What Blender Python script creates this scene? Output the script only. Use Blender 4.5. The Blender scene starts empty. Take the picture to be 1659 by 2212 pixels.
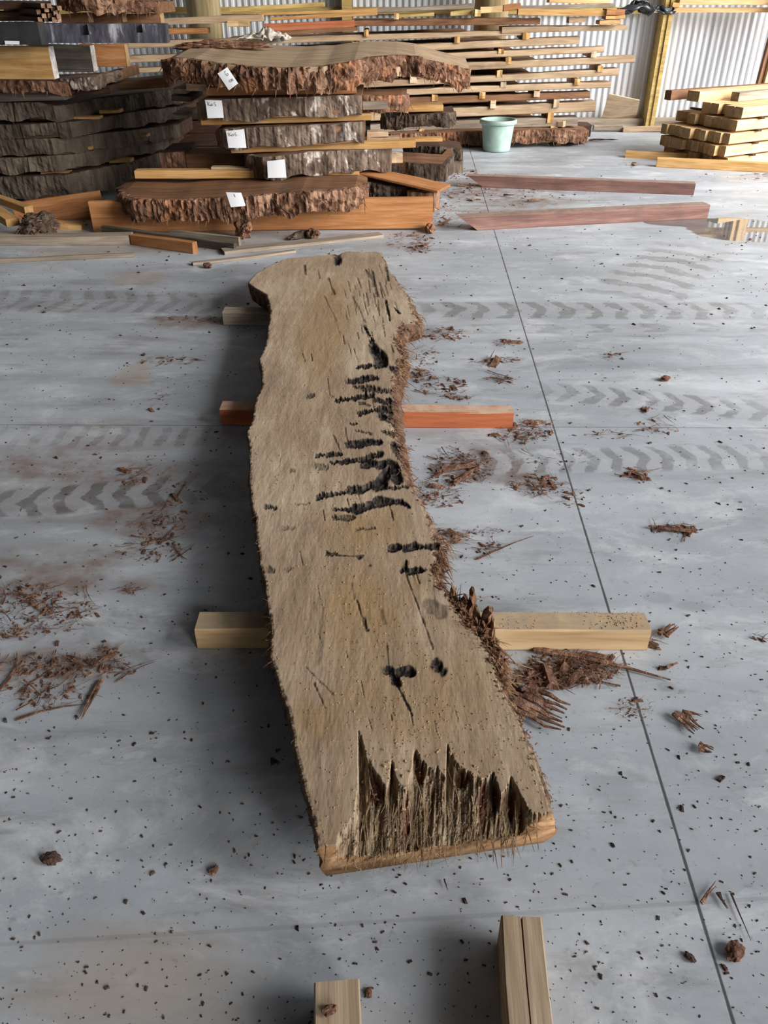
import bpy, bmesh, math, random
import numpy as np
from mathutils import Vector, Matrix
R = math.radians
scene = bpy.context.scene
COL = scene.collection
# ------------------------------------------------------------------ camera
F, PITCH, H = 1700.0, R(33.6), 1.55
CP, SP = math.cos(PITCH), math.sin(PITCH)
def ray(px, py):
    a, b = (px - 829.5) / F, (1106 - py) / F
    return Vector((a, CP + SP * b, -SP + CP * b))
def G(px, py, z=0.0):                       # where a sight line meets a level at height z
    d = ray(px, py); k = (z - H) / d.z
    return Vector((d.x * k, d.y * k, z))
def D(px, py, Y):                           # where a sight line meets the upright plane at distance Y
    d = ray(px, py); k = Y / d.y
    return Vector((d.x * k, Y, H + d.z * k))
cam = bpy.data.cameras.new('camera'); co = bpy.data.objects.new('camera', cam); COL.objects.link(co)
co.location = (0, 0, H); co.rotation_euler = (math.pi / 2 - PITCH, 0, 0)
cam.sensor_fit = 'VERTICAL'; cam.sensor_height = 36; cam.lens = 36 * F / 2212
cam.clip_start = .02; cam.clip_end = 200
scene.camera = co
# ------------------------------------------------------------------ small vector noise
def _h(ix, iy, s):
    n = (ix.astype(np.int64) * 374761393 + iy.astype(np.int64) * 668265263 + s * 974711) & 0x7fffffff
    n = ((n ^ (n >> 13)) * 1274126177) & 0x7fffffff
    return ((n ^ (n >> 16)) & 0xffff) / 65535.0
def vn(x, y, s=0):
    x = np.asarray(x, float); y = np.asarray(y, float)
    x, y = np.broadcast_arrays(x, y)
    ix, iy = np.floor(x), np.floor(y); fx, fy = x - ix, y - iy
    fx = fx * fx * (3 - 2 * fx); fy = fy * fy * (3 - 2 * fy)
    a, b, c, d = _h(ix, iy, s), _h(ix + 1, iy, s), _h(ix, iy + 1, s), _h(ix + 1, iy + 1, s)
    return (a + (b - a) * fx) * (1 - fy) + (c + (d - c) * fx) * fy - .5      # -.5 .. .5
def fbm(x, y, s=0, o=3):
    r, a = 0, 1.0
    for k in range(o):
        r = r + a * vn(np.asarray(x) * 2 ** k, np.asarray(y) * 2 ** k, s + k * 17); a *= .5
    return r
def sstep(a, b, x):
    t = np.clip((x - a) / (b - a), 0, 1); return t * t * (3 - 2 * t)
# ------------------------------------------------------------------ objects
def tag(o, label=None, cat=None, group=None, kind=None):
    if label and not kind: kind = 'thing'
    for k, v in (('label', label), ('category', cat), ('group', group), ('kind', kind)):
        if v: o[k] = v
    return o
def link(name, me, mats=None, parent=None, smooth=False):
    o = bpy.data.objects.new(name, me); COL.objects.link(o)
    if mats is not None:
        for m in (mats if isinstance(mats, (list, tuple)) else [mats]): me.materials.append(m)
    if parent: o.parent = parent
    if smooth: me.polygons.foreach_set('use_smooth', [True] * len(me.polygons))
    return o
def mesh(name, v, f):
    me = bpy.data.meshes.new(name); me.from_pydata([tuple(p) for p in v], [], f); me.update(); return me
def empty(name, loc=(0, 0, 0)):
    o = bpy.data.objects.new(name, None); COL.objects.link(o); o.location = loc; o.empty_display_size = .1; return o
class MB:                                    # collects pieces of ONE mesh
    def __init__(s): s.v, s.f = [], []
    def add(s, v, f):
        n = len(s.v); s.v += [tuple(p) for p in v]; s.f += [tuple(i + n for i in q) for q in f]
    def box(s, x0, x1, y0, y1, z0, z1):
        s.add([(x0, y0, z0), (x1, y0, z0), (x1, y1, z0), (x0, y1, z0), (x0, y0, z1), (x1, y0, z1), (x1, y1, z1), (x0, y1, z1)],
              [(3, 2, 1, 0), (4, 5, 6, 7), (0, 1, 5, 4), (1, 2, 6, 5), (2, 3, 7, 6), (3, 0, 4, 7)])
    def strip(s, pts, r, flat=1.0, up=Vector((0, 0, 1)), n=4, taper=True):   # tapering fibre along pts
        pts = [Vector(p) for p in pts]; N = len(pts); vs = []
        for i, p in enumerate(pts):
            t = (pts[min(i + 1, N - 1)] - pts[max(i - 1, 0)]); t = t.normalized() if t.length > 1e-9 else Vector((1, 0, 0))
            a = t.cross(up); a = a.normalized() if a.length > 1e-4 else Vector((1, 0, 0)); b = a.cross(t)
            k = (1 - .8 * i / max(N - 1, 1)) if taper else 1.0
            for j in range(n):
                w = 2 * math.pi * (j + .5) / n
                vs.append(p + a * (math.cos(w) * r * k) + b * (math.sin(w) * r * k * flat))
        fs = [tuple(range(n))[::-1], tuple((N - 1) * n + j for j in range(n))]
        for i in range(N - 1):
            for j in range(n):
                q = (j + 1) % n; fs.append((i * n + j, i * n + q, (i + 1) * n + q, (i + 1) * n + j))
        s.add(vs, fs)
    def chip(s, c, l, w, t, az, tilt=0, rnd=random):                          # small irregular flake
        m = Matrix.Translation(c) @ Matrix.Rotation(az, 4, 'Z') @ Matrix.Rotation(tilt, 4, 'Y')
        j = lambda: rnd.uniform(.6, 1.1)
        v = [(-l * j(), -w * j() * .6, 0), (l * j() * .7, -w * j(), 0), (l * j(), w * j() * .5, 0), (-l * j() * .8, w * j(), 0)]
        v = v + [(x * rnd.uniform(.5, .9), y * rnd.uniform(.4, .9), t * j()) for x, y, z in v]
        s.add([m @ Vector(p) for p in v], [(3, 2, 1, 0), (4, 5, 6, 7), (0, 1, 5, 4), (1, 2, 6, 5), (2, 3, 7, 6), (3, 0, 4, 7)])
    def build(s, name, mat, parent=None, smooth=False):
        o = link(name, mesh(name, s.v, s.f), mat, parent, smooth)
        if name in ('bark_shreds', 'torn_fibres', 'bark_fringe', 'edge_wisps', 'bark_slivers'): o['kind'] = 'stuff'
        return o
# ------------------------------------------------------------------ node materials
class NT:
    def __init__(s, name):
        s.m = bpy.data.materials.new(name); s.m.use_nodes = True; s.t = s.m.node_tree; s.b = s.t.nodes['Principled BSDF']
    def n(s, kind, **kw):
        q = s.t.nodes.new(kind)
        for k, v in kw.items(): setattr(q, k, v)
        return q
    def put(s, sock, v):
        if hasattr(v, 'links') and hasattr(v, 'is_output'): s.t.links.new(v, sock)
        elif v is not None: sock.default_value = v
    def coord(s, k='Object'): return s.n('ShaderNodeTexCoord').outputs[k]
    def rand(s): return s.n('ShaderNodeObjectInfo').outputs['Random']
    def map(s, vec, scale=(1, 1, 1), loc=(0, 0, 0), rot=(0, 0, 0)):
        q = s.n('ShaderNodeMapping'); s.put(q.inputs[0], vec); q.inputs['Scale'].default_value = scale
        s.put(q.inputs['Location'], loc); q.inputs['Rotation'].default_value = rot; return q.outputs[0]
    def noise(s, vec, scale=1, detail=2, rough=.5, dist=0, col=False):
        q = s.n('ShaderNodeTexNoise'); s.put(q.inputs['Vector'], vec)
        for k, v in (('Scale', scale), ('Detail', detail), ('Roughness', rough), ('Distortion', dist)): q.inputs[k].default_value = v
        return q.outputs['Color' if col else 'Fac']
    def voro(s, vec, scale=1, feature='F1', rnd=1.0, out='Distance'):
        q = s.n('ShaderNodeTexVoronoi'); q.feature = feature; s.put(q.inputs['Vector'], vec)
        q.inputs['Scale'].default_value = scale; q.inputs['Randomness'].default_value = rnd; return q.outputs[out]
    def ma(s, op, a, b=None, c=None, clamp=False):
        q = s.n('ShaderNodeMath'); q.operation = op; q.use_clamp = clamp
        for i, v in enumerate((a, b, c)):
            if v is not None: s.put(q.inputs[i], v)
        return q.outputs[0]
    def rng(s, v, a, b, c=0.0, d=1.0, smooth=False):
        q = s.n('ShaderNodeMapRange'); q.clamp = True
        if smooth: q.interpolation_type = 'SMOOTHSTEP'
        s.put(q.inputs[0], v)
        for i, k in enumerate((a, b, c, d)): s.put(q.inputs[i + 1], k)
        return q.outputs[0]
    def ramp(s, v, stops):
        q = s.n('ShaderNodeValToRGB'); s.put(q.inputs[0], v); e = q.color_ramp.elements
        while len(e) < len(stops): e.new(.5)
        for i, (p, c) in enumerate(stops): e[i].position = p; e[i].color = (*c, 1)
        return q.outputs[0]
    def mix(s, f, a, b, mode='MIX'):
        q = s.n('ShaderNodeMix'); q.data_type = 'RGBA'; q.blend_type = mode
        s.put(q.inputs[0], f); s.put(q.inputs[6], (*a, 1) if isinstance(a, tuple) and len(a) == 3 else a)
        s.put(q.inputs[7], (*b, 1) if isinstance(b, tuple) and len(b) == 3 else b); return q.outputs[2]
    def hsv(s, c, v=1.0, sat=1.0):
        q = s.n('ShaderNodeHueSaturation'); s.put(q.inputs['Color'], c); s.put(q.inputs['Value'], v); s.put(q.inputs['Saturation'], sat); return q.outputs[0]
    def attr(s, name):
        q = s.n('ShaderNodeAttribute'); q.attribute_name = name; return q.outputs['Fac']
    def sep(s, vec):
        q = s.n('ShaderNodeSeparateXYZ'); s.put(q.inputs[0], vec); return q.outputs
    def comb(s, x, y, z=0.0):
        q = s.n('ShaderNodeCombineXYZ')
        for i, v in enumerate((x, y, z)): s.put(q.inputs[i], v)
        return q.outputs[0]
    def bump(s, h, strength=.3, dist=.01, nrm=None):
        q = s.n('ShaderNodeBump'); q.inputs['Strength'].default_value = strength; q.inputs['Distance'].default_value = dist
        s.put(q.inputs['Height'], h)
        if nrm is not None: s.put(q.inputs['Normal'], nrm)
        return q.outputs[0]
    def out(s, col, rough=.7, nrm=None, spec=.3):
        s.put(s.b.inputs['Base Color'], (*col, 1) if isinstance(col, tuple) and len(col) == 3 else col); s.put(s.b.inputs['Roughness'], rough)
        s.put(s.b.inputs['Specular IOR Level'], spec)
        if nrm is not None: s.put(s.b.inputs['Normal'], nrm)
        return s.m
def lin(*c):                                  # 0-255 display colour to linear
    return tuple(((x / 255) / 12.92 if x <= 10 else (((x / 255) + .055) / 1.055) ** 2.4) for x in c)
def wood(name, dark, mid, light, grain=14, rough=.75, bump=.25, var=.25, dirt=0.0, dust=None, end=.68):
    t = NT(name); r = t.rand(); v = t.coord()
    off = t.comb(t.ma('MULTIPLY', r, 37.0), t.ma('MULTIPLY', r, 91.0), t.ma('MULTIPLY', r, 53.0))
    q = t.n('ShaderNodeVectorMath'); t.put(q.inputs[0], v); t.put(q.inputs[1], off); v = q.outputs[0]
    g = t.noise(t.map(v, (1.1, grain, grain)), 1.6, 4, .6, .6)
    f = t.noise(t.map(v, (5, grain * 9, grain * 9)), 1.0, 2, .6)
    b = t.noise(v, 2.2, 2)
    c = t.ramp(t.ma('ADD', t.ma('MULTIPLY', g, .7), t.ma('MULTIPLY', f, .3)), [(.3, dark), (.5, mid), (.68, light)])
    c = t.hsv(c, t.ma('ADD', t.ma('MULTIPLY', r, var), t.ma('ADD', t.ma('MULTIPLY', b, .35), .82 - var / 2)))
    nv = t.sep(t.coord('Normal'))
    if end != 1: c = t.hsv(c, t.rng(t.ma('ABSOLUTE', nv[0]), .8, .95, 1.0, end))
    if dust: c = t.mix(t.ma('MULTIPLY', t.rng(nv[2], .6, .9), t.rng(t.noise(v, 18, 4, .7), .3, .6, .35, .95)), c, dust)
    if dirt: c = t.mix(t.rng(t.noise(v, 6, 3), .5, .7, 0, dirt), c, lin(70, 62, 55))
    return t.out(c, rough, t.bump(t.ma('ADD', g, t.ma('MULTIPLY', f, .6)), bump, .004))
def bark(name, dark, mid, light, sc=1.0, rough=.85, patch=None, psc=3.0, pth=.58):
    t = NT(name); r = t.rand(); v = t.coord()
    off = t.comb(t.ma('MULTIPLY', r, 37.0), t.ma('MULTIPLY', r, 91.0), 0.0)
    q = t.n('ShaderNodeVectorMath'); t.put(q.inputs[0], v); t.put(q.inputs[1], off); v = q.outputs[0]
    g = t.noise(t.map(v, (22 * sc, 22 * sc, 5 * sc)), 1.0, 4, .65, 1.0)
    p = t.noise(v, 5 * sc, 3, .55, .5)
    c = t.ramp(t.ma('ADD', t.ma('MULTIPLY', g, .55), t.ma('MULTIPLY', p, .45)), [(.34, dark), (.5, mid), (.66, light)])
    if patch: c = t.mix(t.ma('MULTIPLY', t.rng(t.noise(t.map(v, (psc, psc, psc * .6)), 1.0, 4, .62, .5), pth, pth + .06), t.rng(g, .36, .56, .35, 1.0)), c, patch)
    return t.out(c, rough, t.bump(g, .6, .012), .2)
# ------------------------------------------------------------------ wood families
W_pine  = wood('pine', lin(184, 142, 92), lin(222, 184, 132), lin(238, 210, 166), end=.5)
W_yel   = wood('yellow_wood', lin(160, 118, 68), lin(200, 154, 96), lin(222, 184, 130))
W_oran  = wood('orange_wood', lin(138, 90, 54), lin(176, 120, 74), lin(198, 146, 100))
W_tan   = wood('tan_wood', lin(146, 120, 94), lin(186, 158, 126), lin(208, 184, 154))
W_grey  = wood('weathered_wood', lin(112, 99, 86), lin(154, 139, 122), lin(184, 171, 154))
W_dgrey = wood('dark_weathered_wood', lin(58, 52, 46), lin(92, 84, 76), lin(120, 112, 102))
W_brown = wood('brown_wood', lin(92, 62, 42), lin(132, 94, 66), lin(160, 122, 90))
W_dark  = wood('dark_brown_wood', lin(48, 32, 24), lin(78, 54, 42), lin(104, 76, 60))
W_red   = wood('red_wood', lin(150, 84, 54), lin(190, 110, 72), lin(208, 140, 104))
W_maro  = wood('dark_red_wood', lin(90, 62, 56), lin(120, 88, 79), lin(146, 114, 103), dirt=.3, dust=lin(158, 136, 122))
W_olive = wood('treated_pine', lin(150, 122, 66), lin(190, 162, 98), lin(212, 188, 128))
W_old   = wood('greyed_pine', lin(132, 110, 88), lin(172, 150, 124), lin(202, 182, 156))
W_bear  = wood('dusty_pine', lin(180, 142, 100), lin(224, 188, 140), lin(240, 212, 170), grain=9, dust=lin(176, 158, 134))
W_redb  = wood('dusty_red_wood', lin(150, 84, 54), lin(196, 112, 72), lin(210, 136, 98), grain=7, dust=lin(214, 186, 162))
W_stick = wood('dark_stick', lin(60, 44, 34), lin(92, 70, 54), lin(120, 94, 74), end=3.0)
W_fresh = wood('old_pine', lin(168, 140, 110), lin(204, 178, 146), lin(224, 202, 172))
B_red   = bark('red_bark', lin(56, 37, 28), lin(116, 84, 65), lin(178, 142, 116), patch=lin(160, 112, 80), psc=4.5, pth=.56)
B_grey  = bark('grey_bark', lin(58, 46, 39), lin(114, 97, 84), lin(154, 136, 120), .8, patch=lin(206, 194, 182), psc=6.0, pth=.57)
B_smooth= bark('sawn_dark_face', lin(50, 42, 35), lin(86, 75, 64), lin(122, 109, 94), .32)
B_dark  = bark('dark_bark', lin(36, 28, 23), lin(76, 63, 53), lin(114, 98, 84))
B_litter= bark('shredded_bark', lin(62, 42, 33), lin(114, 82, 66), lin(172, 138, 116), 3)
B_crumb = bark('dark_crumbs', lin(40, 33, 30), lin(72, 56, 48), lin(112, 90, 78), 4)
B_dust  = bark('sawdust', lin(140, 112, 80), lin(184, 154, 116), lin(214, 190, 152), 6)
# ------------------------------------------------------------------ floor
def floor_mat():
    t = NT('wet_concrete'); v = t.coord(); x, y, _ = t.sep(v)
    n1 = t.noise(v, .7, 4, .6); n2 = t.noise(t.map(v, (.5, 2.6, 1)), 1.3, 4, .6, .4); n3 = t.noise(v, 9, 4, .65); n4 = t.noise(v, 70, 3, .7); nb = t.noise(v, 2.6, 3, .6)
    c = t.ramp(t.ma('ADD', t.ma('MULTIPLY', n1, .5), t.ma('MULTIPLY', n2, .5)), [(.32, lin(145, 150, 156)), (.5, lin(171, 176, 182)), (.66, lin(199, 203, 208))])
    c = t.hsv(c, t.ma('ADD', .80, t.ma('ADD', t.ma('MULTIPLY', n3, .26), t.ma('MULTIPLY', n4, .16))))
    s1 = t.noise(t.map(v, (.9, 3.8, 1)), 2.0, 6, .72, .3); s2 = t.noise(t.map(v, (1.3, 2.4, 1), (7, 3, 0)), 1.9, 7, .74, .5)
    c = t.mix(t.rng(s1, .53, .66, 0, .5), c, lin(132, 129, 128)); c = t.mix(t.rng(s2, .52, .70, 0, .7), c, lin(220, 222, 225))
    c = t.mix(t.rng(t.noise(v, 26, 3, .7), .62, .72, 0, .35), c, lin(104, 98, 96))
    # worn tawny and muddy patches
    def blob(px, py, rx, ry, soft=.6, wob=1.0):
        p = G(px, py); a = G(px + rx, py); b = G(px, py - ry)
        dx = t.ma('DIVIDE', t.ma('SUBTRACT', x, p.x), a.x - p.x); dy = t.ma('DIVIDE', t.ma('SUBTRACT', y, p.y), b.y - p.y)
        d = t.ma('SQRT', t.ma('ADD', t.ma('MULTIPLY', dx, dx), t.ma('MULTIPLY', dy, dy)))
        return t.rng(t.ma('ADD', d, t.ma('MULTIPLY', t.ma('SUBTRACT', n2, .5), wob * 2)), 1.0, 1 - soft, smooth=True)
    def union(l):
        r = l[0]
        for q in l[1:]: r = t.ma('MAXIMUM', r, q)
        return r
    mud = union([blob(*q) for q in ((150, 1230, 260, 90), (90, 1440, 220, 70), (330, 1130, 160, 60), (420, 695, 130, 22), (1060, 1000, 120, 70),
                 (120, 1000, 420, 120, .9), (1100, 420, 200, 60, .8))])
    c = t.mix(t.ma('MULTIPLY', mud, t.rng(n3,   .34, .62, .12, .78)), c, lin(124, 100, 86))
    tan = union([blob(*q) for q in ((300, 600, 70, 18), (290, 805, 50, 35), (180, 545, 200, 22), (500, 500, 300, 40, .9), (300, 2120, 380, 160, .9))])
    c = t.mix(t.ma('MULTIPLY', tan, .4), c, lin(172, 146, 112))
    wet = union([blob(*q) for q in ((1420, 1290, 40, 16, .4, .5), (1500, 1310, 50, 14, .4, .5), (1440, 1483, 24, 14, .4, .5), (560, 1570, 60, 60), (1330, 1710, 90, 60, .7), (1250, 740, 350, 70, .8))])
    c = t.hsv(c, t.ma('SUBTRACT', 1.0, t.ma('MULTIPLY', wet, .16)))
    rough = t.ma('ADD', .30, t.ma('MULTIPLY', n2, .38))
    # tyre tracks, laid in the floor's own metres
    dark = None; light = None; gl = None
    def track(p, q, wpx, per, slant, s_dark, s_light, x0=-20, x1=20, thr=.5):
        nonlocal dark, light, gl
        A, B = G(*p), G(*q); d = (B - A).normalized(); hw = abs(G(p[0], p[1] - wpx / 2).y - A.y)
        sx, sy = t.ma('SUBTRACT', x, A.x), t.ma('SUBTRACT', y, A.y)
        s = t.ma('ADD', t.ma('MULTIPLY', sx, d.x), t.ma('MULTIPLY', sy, d.y))
        w = t.ma('DIVIDE', t.ma('ADD', t.ma('MULTIPLY', sx, -d.y), t.ma('MULTIPLY', sy, d.x)), hw)
        w = t.ma('ADD', w, t.ma('MULTIPLY', t.ma('SUBTRACT', n2, .5), .5)); aw = t.ma('ABSOLUTE', w)
        L = (B - A).length
        m = t.ma('MULTIPLY', t.rng(aw, 1.0, .75, smooth=True), t.ma('MULTIPLY', t.rng(s, -.15, .25), t.rng(s, L + .15, L - .25)))
        ch = t.ma('SINE', t.ma('ADD', t.ma('ADD', t.ma('MULTIPLY', s, 6.283 / per), t.ma('MULTIPLY', t.ma('SUBTRACT', n3, .5), 5.5)), t.ma('ADD', t.ma('MULTIPLY', n1, 5.0), t.ma('MULTIPLY', aw, slant))))
        k = t.rng(ch, -.1, .45, smooth=True)
        br = t.rng(t.ma('ADD', t.ma('MULTIPLY', n3, .55), t.ma('MULTIPLY', nb, .45)), thr - .07, thr + .09, smooth=True)
        dk = t.ma('MULTIPLY', t.ma('MULTIPLY', m, t.ma('ADD', .5, t.ma('MULTIPLY', k, .5))), t.ma('MULTIPLY', br, s_dark))
        lk = t.ma('MULTIPLY', t.ma('MULTIPLY', m, t.ma('SUBTRACT', 1.0, k)), s_light)
        dark = dk if dark is None else t.ma('MAXIMUM', dark, dk); light = lk if light is None else t.ma('MAXIMUM', light, lk)
        gl = m if gl is None else t.ma('MAXIMUM', gl, m)
    track((880, 668), (1659, 672), 40, .16, 3.0, .7, .25, thr=.39)
    track((850, 712), (1659, 706), 22, .30, 1.0, .5, .2, thr=.45)
    track((1190, 845), (1700, 892), 46, .12, 4.0, .75, .5, thr=.42)
    track((960, 1000), (1700, 985), 60, .10, 2.5, .55, .5, thr=.46)
    track((-80, 1098), (470, 1052), 74, .11, -3.6, .8, .35, thr=.42)
    track((-80, 938), (520, 946), 44, .085, .2, .28, .3, thr=.45)
    track((-80, 648), (560, 655), 50, .13, 3.5, .55, .1, thr=.44)
    track((1345, 655), (1500, 535), 70, .22, 2.4, .6, .4, thr=.40)
    track((-60, 1385), (330, 1350), 50, .2, 1.0, .35, .3, thr=.45)
    track((390, 1590), (500, 1590), 70, .05, 2.0, .5, .1, thr=.44)
    track((1410, 1105), (1480, 1105), 40, .045, 1.0, .35, .1, thr=.44)
    track((-80, 730), (540, 740), 40, .5, 1.0, .3, .1, thr=.47)
    c = t.mix(light, c, lin(206, 208, 214)); c = t.mix(t.ma('MULTIPLY', dark, .8), c, lin(84, 80, 78))
    rough = t.ma('SUBTRACT', rough, t.ma('MULTIPLY', gl, .1))
    # saw-cut joints
    def joint(p, q, wd):
        A, B = G(*p), G(*q); d = (B - A).normalized()
        w = t.ma('ABSOLUTE', t.ma('ADD', t.ma('MULTIPLY', t.ma('SUBTRACT', x, A.x), -d.y), t.ma('MULTIPLY', t.ma('SUBTRACT', y, A.y), d.x)))
        return t.rng(t.ma('ADD', w, t.ma('MULTIPLY', t.ma('SUBTRACT', n3, .5), .004)), wd, wd * .5)
    j = t.ma('MAXIMUM', joint((1068, 500), (1585, 2212), .0045), t.ma('MULTIPLY', joint((0, 917), (437, 919), .004), .6))
    j2 = joint((0, 2040), (500, 2010), .006)
    c = t.mix(t.ma('MULTIPLY', j2, .25), c, lin(110, 108, 106)); c = t.mix(t.ma('MULTIPLY', j, .85), c, lin(44, 38, 34))
    # puddle
    pud = t.rng(t.ma('ADD', blob(1610, 497, 150, 30, .5, .25), t.ma('MULTIPLY', blob(1480, 480, 110, 11, .5, .2), 1.0)), .30, .42)
    rim = t.rng(blob(1590, 500, 260, 60, .7, .3), .1, .5)
    c = t.hsv(c, t.ma('SUBTRACT', 1.0, t.ma('MULTIPLY', rim, .07)))
    c = t.mix(t.ma('MULTIPLY', pud, .75), c, lin(78, 70, 62))
    rough = t.ma('MULTIPLY', rough, t.ma('SUBTRACT', 1.0, t.ma('MULTIPLY', pud, .97)))
    h = t.ma('SUBTRACT', t.ma('ADD', t.ma('MULTIPLY', n3, .5), t.ma('MULTIPLY', n4, .25)), t.ma('MULTIPLY', j, 2.0))
    h = t.ma('MULTIPLY', h, t.ma('SUBTRACT', 1.0, pud))
    return t.out(c, rough, t.bump(h, .12, .006), .5)
fl = MB(); fl.box(-11, 15, -7, 12.2, -.2, 0); flo = fl.build('floor', floor_mat()); tag(flo, kind='structure')
# ------------------------------------------------------------------ corrugated wall, frame, roof
YW = 12.0
def sheet(name, x0, x1, z0, z1, y, per=.082, amp=.011):
    n = int((x1 - x0) / per) ; v = []; f = []; k = 0; prof = ((0, 0), (.2, 0), (.32, 1), (.68, 1), (.8, 0))
    for i in range(n):
        for a, b in prof:
            for z in (z0, z1): v.append((x0 + (i + a) * per, y - amp * 2 * b, z))
    m = len(v) // 2
    for i in range(m - 1): f.append((2 * i, 2 * i + 2, 2 * i + 3, 2 * i + 1))
    return mesh(name, v, f)
t = NT('zinc_sheet'); v = t.coord()
zn = t.noise(t.map(v, (3, 3, .4)), 2, 3)
ZINC = t.out(t.ramp(zn, [(.35, lin(214, 216, 220)), (.6, lin(238, 240, 242))]), .48, None, .5); t.b.inputs['Metallic'].default_value = .12
wb = link('wall_back', sheet('wall_back', -11, 7.5, 0.02, 6.2, YW, amp=.016), ZINC); tag(wb, kind='structure')
t = NT('dark_cladding'); CLAD = t.out(lin(96, 92, 88), .8)
wl = MB(); wl.box(-11.2, -11, -7, 12.2, 0, 6.2); tag(wl.build('wall_left', CLAD), kind='structure')
ce = MB(); ce.box(-11.2, 7.5, -7, 12.2, 6.2, 6.3); tag(ce.build('ceiling', CLAD), kind='structure')
wr = MB(); wr.box(7.5, 7.7, -7, -2.7, 0, 6.2); tag(wr.build('light_blocker_right', CLAD), kind='structure')  # unseen partial wall, added to keep daylight off the near floor
wf = MB(); wf.box(-11.2, 2.5, -7.2, -7, 0, 6.2); tag(wf.build('light_blocker_behind', CLAD), kind='structure')  # unseen wall behind the camera, added to cut ambient light from the left
# ------------------------------------------------------------------ the long slab in the middle
ZT, ZB = .175, .076
Lp = [(692,1835),(677,1763),(656,1687),(638,1620),(623,1533),(607,1487),(597,1446),(584,1415),(587,1354),(577,1302),(574,1256),(561,1210),(555,1166),(554,1119),(546,1094),(541,1057),(540,994),(536,931),(543,912),(555,861),(567,830),(564,791),(561,773),(575,746),(580,707),(584,689),(583,656),(574,634),(552,622),(538,612),(537,608),(555,589),(580,574),(619,558),(721,549),(751,544)]
Rp = [(1194,1760),(1179,1707),(1158,1640),(1127,1559),(1084,1487),(1062,1420),(1034,1374),(1010,1350),(985,1320),(962,1285),(938,1250),(925,1228),(938,1213),(946,1176),(938,1145),(911,1088),(882,1050),(867,1003),(860,963),(850,925),(846,909),(848,870),(843,851),(850,821),(856,785),(866,764),(850,734),(858,716),(864,703),(893,697),(900,680),(878,637),(857,607),(833,571),(827,552),(820,544)]
def outline(P):
    q = [G(a, b, ZT) for a, b in P]; q.sort(key=lambda p: p.y)
    return np.array([p.y for p in q]), np.array([p.x for p in q])
LY, LX = outline(Lp); RY, RX = outline(Rp)
YFAR = G(751, 544.3, ZT).y
NV, NU = 1050, 270
ys = np.linspace(1850, 544.5, NV); rowY = np.array([G(0, y, ZT).y for y in ys]); rowY = (rowY - rowY[0]) / (rowY[-1] - rowY[0]) * (YFAR - .905) + .905
kb = 1 - sstep(1.0, 2.2, rowY)
YL, YR = rowY, rowY + .075 * kb
xl = np.interp(YL, LY, LX) + .006 * fbm(YL * 14, 1.3, 1) + .004 * fbm(YL * 90, 5.3, 12) * (.4 + 1.2 * np.abs(vn(YL * 7, .2, 13))) + .002 * vn(YL * 300, 2.2, 2)
rr = sstep(1.3, 1.6, YR)
xr = np.interp(YR, RY, RX) + (.006 + .012 * rr) * fbm(YR * (16 + 30 * rr), 7.3, 3) + (.002 + .005 * rr) * vn(YR * 240, 4.2, 4)
u = np.linspace(0, 1, NU)
X = xl[:, None] + (xr - xl)[:, None] * u[None]; Y = YL[:, None] + (YR - YL)[:, None] * u[None]
Y[-1] += .012 * fbm(X[-1] * 30, 0, 5)
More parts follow.
